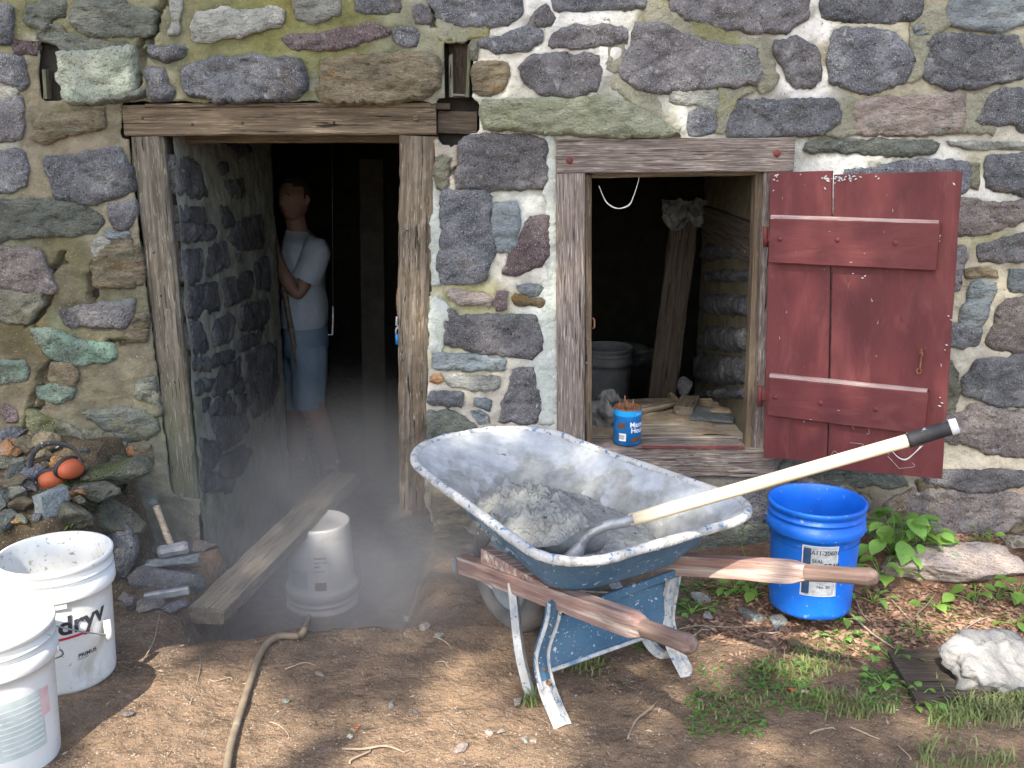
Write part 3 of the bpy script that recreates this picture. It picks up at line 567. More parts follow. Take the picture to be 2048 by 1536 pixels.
MB_ = [  # colour of the pointing by place: x, y, radius in the photograph's pixels, colour
 (40,30,60,(.20,.19,.09)),(130,60,60,(.22,.21,.10)),(230,110,80,(.21,.20,.10)),(330,60,60,(.23,.22,.13)),(290,150,60,(.26,.25,.17)),(520,60,70,(.24,.235,.06)),(560,15,50,(.20,.18,.03)),
 (450,90,80,(.23,.22,.08)),(620,95,80,(.25,.245,.08)),(700,15,70,(.21,.20,.06)),(800,60,60,(.26,.26,.16)),(840,100,50,(.28,.27,.18)),(900,60,40,(.22,.21,.05)),(940,55,40,(.25,.24,.06)),
 (860,30,50,(.27,.26,.18)),(630,170,40,(.28,.28,.21)),(980,55,30,(.62,.61,.54)),(1040,30,50,(.66,.66,.60)),(1150,35,80,(.70,.70,.65)),(1250,40,50,(.60,.60,.52)),(1085,90,50,(.66,.65,.58)),
 (1000,110,50,(.60,.58,.48)),(1020,190,60,(.56,.55,.46)),(1200,110,40,(.66,.65,.60)),(1230,170,30,(.30,.30,.24)),(1290,40,40,(.22,.20,.10)),(1340,70,50,(.26,.25,.15)),(1420,80,50,(.27,.26,.16)),
 (1520,110,40,(.26,.25,.16)),(1530,170,45,(.28,.27,.20)),(1300,220,40,(.34,.35,.30)),(1240,190,30,(.36,.37,.33)),(1490,60,40,(.62,.60,.52)),(1640,55,60,(.70,.69,.64)),(1700,45,60,(.52,.50,.38)),
 (1650,100,40,(.26,.23,.15)),(1560,150,40,(.66,.66,.62)),(1600,185,70,(.66,.67,.64)),(1800,60,40,(.50,.46,.30)),(1850,60,50,(.30,.28,.18)),(1840,140,60,(.32,.29,.19)),(1750,185,60,(.30,.27,.16)),
 (1460,230,40,(.29,.29,.20)),(1390,240,40,(.58,.58,.54)),(1690,240,50,(.28,.27,.19)),(1960,180,60,(.30,.28,.19)),(1930,230,50,(.34,.33,.24)),(1900,275,60,(.55,.54,.47)),(1640,270,60,(.36,.35,.26)),
 (1680,310,70,(.64,.64,.59)),(1780,315,60,(.58,.57,.48)),(1900,300,60,(.60,.60,.53)),(1960,325,50,(.38,.36,.24)),(1985,390,70,(.64,.64,.58)),(1600,300,30,(.50,.52,.48)),(1570,200,30,(.3,.3,.24)),
 (1930,470,40,(.50,.46,.28)),(1975,455,50,(.30,.28,.14)),(1980,530,60,(.36,.33,.23)),(1930,560,50,(.40,.36,.25)),(2010,590,60,(.46,.42,.28)),(1960,640,60,(.42,.39,.29)),(1920,720,60,(.45,.43,.34)),
 (1960,770,60,(.44,.42,.33)),(2000,820,60,(.50,.45,.34)),(1930,840,50,(.50,.44,.34)),(1930,930,60,(.60,.53,.38)),(2020,930,60,(.60,.52,.36)),(1900,900,60,(.46,.41,.28)),(2040,990,60,(.50,.38,.24)),
 (1750,1010,60,(.22,.17,.11)),(1790,980,60,(.27,.24,.16)),(1500,960,80,(.20,.19,.17)),(1500,1100,80,(.13,.12,.09)),(2000,1070,60,(.24,.22,.09)),(1860,975,50,(.34,.30,.21)),
 (60,80,30,(.36,.36,.24)),(55,170,50,(.24,.20,.13)),(60,230,50,(.29,.25,.17)),(60,300,50,(.33,.28,.20)),(20,285,30,(.5,.5,.44)),(150,280,60,(.33,.27,.19)),(60,370,50,(.30,.25,.17)),(20,400,40,(.26,.26,.17)),
 (230,230,40,(.24,.20,.13)),(240,400,50,(.33,.29,.21)),(170,430,60,(.30,.26,.18)),(40,440,50,(.22,.22,.15)),(140,500,60,(.20,.18,.08)),(200,480,40,(.33,.30,.20)),(110,560,70,(.20,.175,.10)),(160,600,70,(.19,.165,.095)),
 (270,600,60,(.21,.195,.12)),(60,660,70,(.16,.125,.05)),(120,650,40,(.2,.22,.12)),(200,700,70,(.20,.175,.10)),(250,750,90,(.235,.20,.13)),(180,800,80,(.23,.20,.13)),(40,780,70,(.24,.19,.11)),(60,830,60,(.27,.22,.14)),
 (300,850,60,(.24,.235,.16)),(280,930,70,(.24,.235,.18)),(300,1000,80,(.23,.22,.17)),(120,880,60,(.2,.2,.14)),(310,400,50,(.24,.22,.16)),(320,650,50,(.22,.2,.14)),
 (890,300,40,(.34,.30,.23)),(865,420,30,(.42,.44,.38)),(880,560,30,(.40,.38,.22)),(940,575,50,(.36,.35,.14)),(985,590,40,(.40,.38,.18)),(1020,540,50,(.60,.57,.48)),(1050,400,60,(.58,.60,.54)),(990,420,40,(.50,.50,.40)),
 (1080,330,50,(.50,.54,.49)),(1105,400,50,(.48,.52,.48)),(1105,600,60,(.48,.52,.48)),(1095,750,60,(.46,.51,.48)),(1100,850,50,(.44,.48,.45)),(870,640,40,(.42,.44,.32)),(900,700,40,(.46,.44,.28)),(1030,720,40,(.52,.50,.42)),
 (960,750,60,(.46,.42,.32)),(900,780,50,(.52,.48,.40)),(980,810,60,(.45,.41,.33)),(900,820,50,(.48,.44,.36)),(1060,560,40,(.50,.49,.42)),(1130,275,60,(.50,.49,.42)),(1330,275,60,(.40,.38,.28)),(1560,275,60,(.28,.27,.2)),
 (860,900,60,(.36,.34,.28)),(900,1000,80,(.28,.24,.18)),(870,1100,80,(.24,.20,.15)),(1150,1000,120,(.26,.23,.18)),(1350,1000,100,(.24,.22,.18)),
]
CRACKS = [(R4, "270,418 265,490 225,545 160,612"), (R4, "195,628 240,700 310,800"), (R4, "300,832 270,920 222,1030 245,1090 190,1140 155,1210 155,1280"), (R4, "306,296 345,262 408,230 370,160"), (R4, "560,240 568,420 566,470"),
          (R1, "955,0 915,60 900,120 895,200 820,215 795,290 797,400 800,520"), (R4, "500,1290 540,1380 605,1460"), (R1, "835,470 800,520"), (R4, "650,740 740,742 795,722"), (R6, "140,260 175,230 150,300"), (R2, "755,30 790,150")]

def front_wall():
    root = thing('stone_wall', 'old rubble stone barn wall with doorway and small window opening', 'stone wall', (0, 0, 0))
    to3 = lambda u, v, o: Vector((u, -o, v))
    polys = []
    for i, (fr_, k, h, s) in enumerate(STONES):
        pl = parse(fr_, s); polys.append(pl)
        lay = {'g': 1.6, 't': 2.6, 'k': 2, 'q': 2.2, 'b': 1.8, 'y': 1.6}.get(k, 1.)
        cx_ = sum(p[0] for p in pl) / len(pl); cz_ = sum(p[1] for p in pl) / len(pl); q0 = P(880, 205, y=0); q1 = P(130, 90, y=0); over = q1.x < cx_ < q0.x and q0.z < cz_ < q1.z
        traced_stone(pl, to3, M[k], root, .004 + h * .30 + (.022 if over or (k == 'y') else 0), i + 1, layer=lay, edge=.007 if h < .02 else .011)
    for i, (fr_, k, s) in enumerate(((R3, 'rm', "222,100 215,60 225,-20 330,-20 345,60 500,118 640,150 780,205 830,250 848,400 832,430 768,445 778,330 760,236 540,204 372,158 292,108"), (R3, 'rm', "98,352 150,415 250,462 330,540 385,600 380,655 335,650 250,565 130,455 62,400"),
        (R3, 'rm', "36,215 104,210 108,280 82,348 40,330"), (R3, 'rm', "575,440 740,425 660,480 610,560 600,645 562,642 575,560"), (R2, 'rm', "800,112 890,128 960,150 1098,152 1090,225 1000,215 850,235 820,190"), (R3, 'rm', "1160,480 1230,480 1220,560 1240,640 1130,650 1080,645 1168,585"),
        (R3, 'rm', "1510,110 1560,60 1640,30 1690,100 1640,160 1590,205 1560,300 1540,370 1490,400 1525,300 1500,200"), (R3, 'rm', "1770,460 1860,455 1870,500 1830,590 1900,610 1900,640 1760,640 1758,560"),
        (R6, 'cs', "608,62 650,112 655,700 658,1450 575,1458 562,1300 548,1195 592,1090 580,960 604,860 622,640 622,450 608,330"), (R6, 'cs', "66,400 96,420 92,700 98,790 62,800"), (R6, 'cs', "62,860 128,900 118,1080 64,1120 48,1000"))):
        pl = parse(fr_, s); o_ = traced_stone(pl, to3, M[k], root, .003, 500 + i, grid=.012, amp=.008, edge=.006, relief=.35); o_.name = 'repair_mortar'; o_.data.name = 'repair_mortar'
    # the wall goes on beyond the picture: plainer stones left, right and above
    rnd = random.Random(5); v = .06; row = 0
    while v < 3.1:
        hh = rnd.uniform(.13, .24); u = -3.6 + rnd.uniform(0, .2)
        while u < 3.6:
            ww = rnd.uniform(.2, .45); a = (u + .012, v + .012); b = (u + ww - .012, v + hh - .012)
            if (b[0] < -1.93 and b[0] > -3.4) or (a[0] > 2.0 and b[0] < 3.4) or a[1] > 2.06:
                if not (abs(a[0]) < 1.9 and a[1] < 2.06) and a[0] > -3.5 and b[0] < 3.5:
                    j = lambda: rnd.uniform(-.018, .018)
                    pl = [(a[0] + j(), a[1] + j()), ((a[0] + b[0]) / 2, a[1] + j()), (b[0] + j(), a[1] + j()), (b[0] + j(), b[1] + j()), ((a[0] + b[0]) / 2, b[1] + j()), (a[0] + j(), b[1] + j())]
                    polys.append(pl)
                    traced_stone(pl, to3, M[rnd.choice('ddppgqtcr')], root, .022, row * 31 + int(u * 50), grid=.03)
            u += ww
        v += hh; row += 1
    # mortar sheet
    st = .0095; us = np.arange(-1.98, 2.02, st); vs = np.arange(-.52, 2.1, st)
    U, Vv = np.meshgrid(us, vs); dmin = np.full(U.shape, 9.); ins = np.zeros(U.shape, bool)
    for pl in polys:
        xs = [p[0] for p in pl]; ys = [p[1] for p in pl]
        i0, i1 = np.searchsorted(us, [min(xs) - .05, max(xs) + .05]); j0, j1 = np.searchsorted(vs, [min(ys) - .05, max(ys) + .05])
        if i1 <= i0 or j1 <= j0: continue
        d, n_ = pdist(U[j0:j1, i0:i1], Vv[j0:j1, i0:i1], pl)
        dmin[j0:j1, i0:i1] = np.minimum(dmin[j0:j1, i0:i1], d); ins[j0:j1, i0:i1] |= n_
    cr = np.full(U.shape, 9.)
    for (fr_, s) in CRACKS:
        pl = roughen(parse(fr_, s), .02, .006, 3); pl = pl[:-1]
        for q in range(len(pl) - 1):
            x0, y0 = pl[q]; x1, y1 = pl[q + 1]
            if math.hypot(x1 - x0, y1 - y0) > .08: continue
            dx, dy = x1 - x0, y1 - y0; t = np.clip(((U - x0) * dx + (Vv - y0) * dy) / (dx * dx + dy * dy + 1e-12), 0, 1)
            cr = np.minimum(cr, np.hypot(U - x0 - t * dx, Vv - y0 - t * dy))
    hole = np.zeros(U.shape, bool)
    for h in HOLES: hole |= pdist(U, Vv, h)[1]
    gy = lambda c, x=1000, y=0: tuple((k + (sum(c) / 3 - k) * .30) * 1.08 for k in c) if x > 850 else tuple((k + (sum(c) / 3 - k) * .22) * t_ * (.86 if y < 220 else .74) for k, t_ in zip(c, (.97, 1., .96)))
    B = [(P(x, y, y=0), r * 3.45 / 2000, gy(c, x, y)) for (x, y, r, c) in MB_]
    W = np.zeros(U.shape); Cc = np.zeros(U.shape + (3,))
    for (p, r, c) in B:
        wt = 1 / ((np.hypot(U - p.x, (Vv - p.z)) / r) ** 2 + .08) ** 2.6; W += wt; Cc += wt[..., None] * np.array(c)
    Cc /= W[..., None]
    ny, nx = U.shape; V = []
    for j in range(ny):
        for i in range(nx):
            u, v_ = U[j, i], Vv[j, i]
            o = fr(u, v_, 0, 5, 3) * .008 + fr(u, v_, 3, 28, 3) * .005
            o += .009 * sm(.5 + fr(u, v_, 9, 3, 2) * 1.5) - .009
            if dmin[j, i] < .03: o = min(o, .003 * nz(u, v_, 4, 38) + .005 * dmin[j, i] / .03 - .0005)
            if ins[j, i]: o -= .02 * min(1, dmin[j, i] / .02) + .004
            elif dmin[j, i] < .010: o -= .008 * (1 - dmin[j, i] / .010) * sm(.1 + nz(u, v_, 5, 7) * 2.2)
            if cr[j, i] < .008: o -= .035
            V.append((u, -o, v_))
    hp_ = [[Vector(p) for p in roughen(h, .015, .004, 2)] for h in HOLES]
    nb = hole.copy(); nb[1:-1, 1:-1] = hole[1:-1, 1:-1] & ~(hole[:-2, 1:-1] & hole[2:, 1:-1] & hole[1:-1, :-2] & hole[1:-1, 2:] & hole[:-2, :-2] & hole[2:, 2:] & hole[:-2, 2:] & hole[2:, :-2])
    for j, i in zip(*np.nonzero(nb)):
        p = Vector((U[j, i], Vv[j, i])); best = None; bd = 9
        for h in hp_:
            for a_, b_ in zip(h, h[1:] + h[:1]):
                t = max(0, min(1, (p - a_).dot(b_ - a_) / ((b_ - a_).length_squared + 1e-12))); q_ = a_ + (b_ - a_) * t; d_ = (p - q_).length
                if d_ < bd: bd = d_; best = q_
        if bd < .02: V[j * nx + i] = (best.x, V[j * nx + i][1] + .004, best.y)
    F_ = []
    hc = hole[:-1, :-1] & hole[1:, 1:]
    for j in range(ny - 1):
        for i in range(nx - 1):
            if not hc[j, i]: a = j * nx + i; F_.append((a, a + 1, a + nx + 1, a + nx))
    me = mesh('mortar', V, F_); ca = me.color_attributes.new('Col', 'FLOAT_COLOR', 'POINT')
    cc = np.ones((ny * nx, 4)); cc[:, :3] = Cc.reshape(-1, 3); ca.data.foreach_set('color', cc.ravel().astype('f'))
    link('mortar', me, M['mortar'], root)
    # mortar outside the traced part
    for k_, (x0, x1, z0, z1) in enumerate([(-3.6, -1.975, -.5, 3.2), (2.0, 3.6, -.5, 3.2), (-1.975, 2.0, 2.085, 3.2)]):
        n = 40; m_ = 40; V = []
        for j in range(m_ + 1):
            for i in range(n + 1):
                u = x0 + (x1 - x0) * i / n; v_ = z0 + (z1 - z0) * j / m_; V.append((u, .007 - fr(u, v_, 0, 5, 3) * .008 - .005 * sm(.5 + fr(u, v_, 9, 3, 2) * 1.5), v_))
        me = mesh('mortar', V, [(j * (n + 1) + i, j * (n + 1) + i + 1, (j + 1) * (n + 1) + i + 1, (j + 1) * (n + 1) + i) for j in range(m_) for i in range(n)])
        ca = me.color_attributes.new('Col', 'FLOAT_COLOR', 'POINT')
        for i in range(len(V)):
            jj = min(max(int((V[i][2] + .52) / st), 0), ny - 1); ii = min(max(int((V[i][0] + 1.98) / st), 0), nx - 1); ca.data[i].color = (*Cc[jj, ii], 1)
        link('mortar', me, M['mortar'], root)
    # the thickness of the wall round its openings
    T = .6
    def cbox(x0, x1, y0, y1, z0, z1, nm='wall_core', mt=M['core']):
        V = [(x, y, z) for z in (z0, z1) for y in (y0, y1) for x in (x0, x1)]
        return mk(nm, V, [(0, 2, 3, 1), (4, 5, 7, 6), (0, 1, 5, 4), (2, 6, 7, 3), (0, 4, 6, 2), (1, 3, 7, 5)], mt, root, False)
    xl, xr = P(345, 700, y=.04).x, P(862, 700, y=.04).x
    wl, wr = P(1150, 600, y=.04).x, P(1530, 600, y=.04).x
    zt, zb, zw = P(500, 232, y=.04).z, P(1300, 905, y=.04).z, P(1300, 300, y=.04).z
    for bx in [(-3.6, -1.30, .045, T, -.6, 3.2), (-1.30, xr, .10, T, zt, 3.2), (xr, wl, .09, T, -.6, 3.2), (wl, wr, .10, T, zw, 3.2), (wl, wr, .12, T, -.6, zb - .06), (wr, 3.6, .05, T, -.6, 3.2)]: cbox(*bx)
    return root
WALL = front_wall()

# ------------------------------------------------------------------ dark cellar behind the wall
def struct(name, V, F_, mat):
    o = mk(name, V, F_, mat, None, False); o['kind'] = 'structure'; return o
XS = -1.15                                       # face of the cross wall inside the doorway
def cellar():
    def box(name, x0, x1, y0, y1, z0, z1, m):
        V = [(x, y, z) for z in (z0, z1) for y in (y0, y1) for x in (x0, x1)]
        return struct(name, V, [(0, 2, 3, 1), (4, 5, 7, 6), (0, 1, 5, 4), (2, 6, 7, 3), (0, 4, 6, 2), (1, 3, 7, 5)], m)
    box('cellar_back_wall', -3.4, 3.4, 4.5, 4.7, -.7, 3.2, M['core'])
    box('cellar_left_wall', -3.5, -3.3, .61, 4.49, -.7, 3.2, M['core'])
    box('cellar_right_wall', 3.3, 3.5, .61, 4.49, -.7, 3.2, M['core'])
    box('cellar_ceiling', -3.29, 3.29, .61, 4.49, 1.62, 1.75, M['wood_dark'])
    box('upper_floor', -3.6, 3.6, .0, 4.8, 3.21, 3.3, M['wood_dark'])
    for i, y in enumerate((.95, 1.6, 2.3, 3.0)):
        o = board('ceiling_joist', M['wood_dark'], (-3.2, y, 1.53), (3.2, y, 1.53), (0, 1, 0), .13, .17, seed=i, seg=.3)
        tag(o, ['dark ceiling joist nearest the doorway', 'second dark ceiling joist inside the cellar', 'third dark ceiling joist, above the man', 'rearmost dark ceiling joist deep in the cellar'][i], 'joist', 'ceiling joists of the cellar')
    o = board('timber_post', M['core'], P(752, 940, y=2.3) * 1, P(745, 318, y=2.3), (1, 0, 0), .135, .12, seed=9)
    o.data.transform(Matrix.Identity(4)); tag(o, 'dark upright timber post standing in the cellar behind the doorway', 'post')
cellar()
D1 = (340, 280, .23445); D2 = (340, 600, .23445); E_ = (1380, 380, .27322)
SIDE = [(D1,"40,140 160,150 250,220 280,370 320,470 250,490 180,470 50,450"),(D1,"60,570 290,590 310,690 200,700 60,700"),(D1,"420,560 490,590 530,650 540,720 480,740 430,680"),(D1,"60,730 290,710 390,760 380,830 250,850 60,880"),
 (D1,"560,720 730,650 800,650 800,900 700,930 580,920 510,850"),(D1,"90,980 200,940 275,940 280,1060 250,1180 180,1240 90,1200"),(D1,"330,930 480,880 500,1060 410,1110 330,1160 310,1050"),(D1,"110,1290 390,1220 410,1340 420,1440 250,1480 200,1530 120,1500"),
 (D1,"450,1210 600,1140 700,1130 700,1300 610,1370 470,1420"),(D1,"720,1060 830,990 850,1280 740,1260"),(D1,"560,985 610,985 622,1030 580,1035"),(D1,"410,220 490,205 500,270 440,280"),(D1,"450,360 620,340 640,480 520,500"),(D1,"450,40 620,20 700,90 560,150"),
 (D2,"380,200 500,110 550,170 540,280 500,360 380,380 360,290"),(D2,"130,220 250,190 300,300 320,400 240,510 150,440"),(D2,"600,60 830,0 840,150 780,230 640,260 590,250"),(D2,"600,330 760,280 800,240 760,360 620,430 590,430"),
 (D2,"640,520 720,420 900,370 920,700 870,900 720,1000 670,900 640,700"),(D2,"180,500 340,510 345,600 180,600"),(D2,"370,470 550,430 550,480 470,530 360,580"),(D2,"460,580 600,500 590,620 520,750 370,820 390,680"),(D2,"180,720 380,680 340,760 190,830"),
 (D2,"540,720 620,670 630,780 560,790"),(D2,"380,860 500,810 560,900 570,970 400,980 330,940"),(D2,"600,830 650,810 650,950 600,960"),(D2,"350,1000 650,990 660,1100 600,1190 450,1290 420,1200 380,1100"),(D2,"280,850 340,830 330,900 285,950"),
 (D2,"260,1200 420,1230 440,1310 350,1450 270,1400"),(D2,"450,1340 650,1230 700,1300 600,1500 400,1520"),(D2,"240,1460 560,1540 520,1640 260,1640")]
def side_wall():
    root = thing('cross_wall', 'dark stone cross wall with pale joints inside the left of the doorway', 'stone wall', (XS, .6, -.45))
    y0, y1 = .06, 1.47
    for i, (fr_, s) in enumerate(SIDE):
        pl = []
        for t in s.split():
            a, b = t.split(','); p = P(fr_[0] + float(a) * fr_[2], fr_[1] + float(b) * fr_[2], x=XS)
            pl.append((max(y0, min(y1 - .01, p.y)), p.z))
        if max(p[0] for p in pl) - min(p[0] for p in pl) < .02: continue
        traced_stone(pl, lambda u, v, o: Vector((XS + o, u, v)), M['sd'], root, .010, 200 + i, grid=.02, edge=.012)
    V = []; n, m_ = 70, 100
    for j in range(m_ + 1):
        for i in range(n + 1):
            u = y0 - .02 + (y1 - y0 + .02) * i / n; v = -.6 + 2.25 * j / m_; V.append((XS + fr(u, v, 2, 6, 4) * .010 + fr(u, v, 2, 24, 3) * .006 - .003, u, v))
    k = len(V); F_ = [(j * (n + 1) + i, j * (n + 1) + i + 1, (j + 1) * (n + 1) + i + 1, (j + 1) * (n + 1) + i) for j in range(m_) for i in range(n)]
    for j in range(m_ + 1): V.append((XS - .35, y1 + .02, -.6 + 2.25 * j / m_))
    for j in range(m_): F_.append((j * (n + 1) + n, k + j, k + j + 1, (j + 1) * (n + 1) + n))
    me = mesh('mortar', V, F_); ca = me.color_attributes.new('Col', 'FLOAT_COLOR', 'POINT')
    for i, v in enumerate(V): ca.data[i].color = (.25, .26, .22, 1)  # joint colour lowered as well, to carry the room's shade
    link('mortar', me, M['mortar'], root)
    V = [(x, y, z) for z in (-.6, 1.62) for y in (.615, y1) for x in (-1.55, XS - .06)]
    mk('wall_core', V, [(0, 2, 3, 1), (4, 5, 7, 6), (0, 1, 5, 4), (2, 6, 7, 3), (0, 4, 6, 2), (1, 3, 7, 5)], M['core'], root, False)
side_wall()
WX = P(1503, 600, y=.14).x
REV = [('wood',"125,240 460,245 460,370 110,365"),('d',"110,385 330,400 300,510 100,540"),('d',"120,582 440,575 440,680 130,682"),('q',"100,750 430,760 430,930 250,930 100,900"),
 ('d',"130,985 430,1000 420,1190 250,1190 90,1150 60,1080"),('q',"60,1185 200,1195 400,1210 400,1420 190,1445 50,1400"),('g',"60,1450 400,1440 400,1540 60,1540"),('m',"340,400 440,390 440,500 330,500")]
def window_reveal():
    root = thing('window_reveal_wall', 'dark stones in pale mortar lining the right side inside the small window', 'stone wall', (WX, .5, .39))
    for i, (k, s) in enumerate(REV):
        pl = []
        for t in s.split():
            a, b = t.split(','); p = P(E_[0] + float(a) * E_[2], E_[1] + float(b) * E_[2], x=WX); pl.append((p.y, p.z))
        if k == 'wood':
            ys = [p[0] for p in pl]; zs = [p[1] for p in pl]
            board('lintel_block', M['wood_dark'], (WX, .13, sum(zs) / len(zs)), (WX, max(ys), sum(zs) / len(zs)), (0, 0, 1), max(zs) - min(zs), .03, root, 4)
            continue
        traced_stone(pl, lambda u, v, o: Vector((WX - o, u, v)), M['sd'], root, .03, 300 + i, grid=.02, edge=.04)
    V = []; n, m_ = 30, 40; y1 = P(1395, 600, x=WX).y
    for j in range(m_ + 1):
        for i in range(n + 1):
            u = .12 + (y1 - .12) * i / n; v = .2 + 1.3 * j / m_; V.append((WX + .006 - fr(u, v, 2, 7, 4) * .008, u, v))
    F_ = [(j * (n + 1) + i, (j + 1) * (n + 1) + i, (j + 1) * (n + 1) + i + 1, j * (n + 1) + i + 1) for j in range(m_) for i in range(n)]
    me = mesh('mortar', V, F_); ca = me.color_attributes.new('Col', 'FLOAT_COLOR', 'POINT')
    for i, v in enumerate(V): ca.data[i].color = (.14, .12, .075, 1)  # mortar colour darkened to hold the shade inside the window
    link('mortar', me, M['mortar'], root)
    V = [(x, y, z) for z in (-.6, 1.62) for y in (.615, y1 - .01) for x in (WX + .05, WX + .5)]
    mk('wall_core', V, [(0, 2, 3, 1), (4, 5, 7, 6), (0, 1, 5, 4), (2, 6, 7, 3), (0, 4, 6, 2), (1, 3, 7, 5)], M['core'], root, False)
window_reveal()

# ------------------------------------------------------------------ door frame, beam ends
def mid(a, b): return (a + b) / 2
def px_board(name, mat, a, b, wpx_dir, w, t, yfront, parent, **k):
    """board whose front face centre line runs between two spots of the photograph on the plane y = yfront"""
    pa, pb = P(*a, y=yfront), P(*b, y=yfront); off = Vector((0, t / 2, 0))
    return board(name, mat, pa + off, pb + off, wpx_dir, w, t, parent, **k)
def door_frame():
    root = thing('door_frame', 'weathered heavy timber door frame with rotted feet in the stone wall', 'door frame', P(600, 240, y=0))
    Z = Vector((0, 0, 1)); X = Vector((1, 0, 0))
    hh = (P(600, 209, y=-.03) - P(600, 271, y=-.03)).length
    px_board('header', M['wood_head'], (246, 241), (872, 239), Z, hh, .15, .010, root, seed=3, ch=.006)
    px_board('header_strip', M['wood_head'], (290, 211), (862, 210), Z, .014, .06, .004, root, seed=4)
    px_board('header_liner', M['wood_head'], (300, 262), (815, 260), Z, .085, .12, .165, root, seed=5)
    wl = (P(258, 280, y=-.02) - P(326, 280, y=-.02)).length
    px_board('post', M['post'], (291, 273), (374, 1040), X, wl, .135, .016, root, seed=11, w1=.096, rag1=.10, rough=.004, ch=.01)
    px_board('post', M['wood_door'], (838, 272), (825, 1036), X, .128, .14, .014, root, seed=13, w1=.098, rag1=.11, rough=.005, ch=.008, bow=-.006)
    px_board('rotten_wood', M['wood_head'], (842, 975), (838, 1042), X, .055, .09, .03, root, seed=15, rough=.012, rag0=.05, rag1=.05)
    p = P(832, 236, y=.009); lathe('peg', M['wood_head'], [(0, .006), (.010, .006), (.012, 0), (.012, -.01)], Matrix.Translation(p) @ Matrix.Rotation(R(90), 4, 'X'), root, 12)
    for (x, y) in ((285, 236), (385, 249), (485, 246), (312, 408), (307, 506), (322, 592), (348, 765), (311, 503), (668, 245), (815, 460), (826, 615)):
        p = P(x, y, y=.015 - (.006 if y < 260 else 0)); lathe('nail_hole', M['black'], [(0, .0012), (.004, .001), (.005, 0)], Matrix.Translation(p) @ Matrix.Rotation(R(90), 4, 'X'), root, 8)
    # rusty hooks on the right post
    tube('hook', M['rust'], [P(797, 576, y=.03), P(795, 590, y=.03), P(794, 602, y=.02), P(800, 602, y=.02)], .004, root, 6)
    a = tube('hasp_hook', M['iron'], [P(800, 636, y=.03), P(794, 634, y=.03), P(793, 650, y=.03), P(799, 655, y=.03)], .0045, root, 6)
    return root
door_frame()
o = thing('padlock', 'small blue padlock hanging from the right post of the doorway', 'padlock', P(796, 670, y=.03))
V, F_ = sweep([P(794, 668, y=.03), P(794.5, 688, y=.03)], [.011, .011], 10, True, .6); mk('body', V, F_, M['can'], o)
tube('shackle', M['iron'], [P(792, 668, y=.03), P(792, 660, y=.03), P(795, 655, y=.03), P(798, 660, y=.03), P(798, 668, y=.03)], .003, o, 6, 3)
o = tube('iron_hook', M['iron'], [P(666, 612, y=.9), P(666, 640, y=.9), P(665, 670, y=.9), P(656, 669, y=.9)], .004, None, 6)
tag(o, 'thin L-shaped iron hook hanging inside the dark doorway beside the man', 'hook')
# a rod it hangs from, out of the light
tube('hook_cord', M['black'], [P(666, 612, y=.9), P(664, 285, y=.9)], .0015, o, 5)
for i, (a, b, lab) in enumerate(((( 101, 90), (104, 196), 'rotten dark beam end in the wall pocket left of the doorway'), ((918, 88), (919, 192), 'rotten hollow beam end in the wall pocket above the right door post'))):
    r = thing('beam_end', lab, 'beam end', P(*a, y=.03), 'rotten beam ends in the wall')
    w_ = (.062, .078)[i]
    px_board('heartwood', M['wood_dark'], a, b, (1, 0, 0), w_, .1, .055, r, seed=20 + i, rough=.006)
    px_board('side_shell', M['moss_wood'], (a[0] - (14, 17)[i], a[1] + (45, 16)[i]), (b[0] - (13, 17)[i], b[1] + 2), (1, 0, 0), .013, .09, .0, r, seed=24 + i, rough=.003, rag0=.02)
    if i: px_board('side_shell', M['moss_wood'], (a[0] + 22, a[1] - 4), (b[0] + 15, b[1] + 2), (1, 0, 0), .012, .1, -.004, r, seed=26, rough=.003, rag0=.02); px_board('bottom_shell', M['moss_wood'], (904, 191), (934, 192), (0, 0, 1), .012, .08, 0, r, seed=27)
r = px_board('lintel_stub', M['wood_dark'], (876, 244), (954, 246), (0, 0, 1), .078, .1, .045, None, seed=31, rough=.003)
tag(r, 'short dark timber stub in the gap between door header and window lintel stone', 'timber block')
r = px_board('timber_scrap', M['wood_dark'], (868, 212), (900, 213), (0, 0, 1), .02, .1, .02, None, seed=33)
tag(r, 'thin dark wedge of timber above the short stub right of the door header', 'timber block')

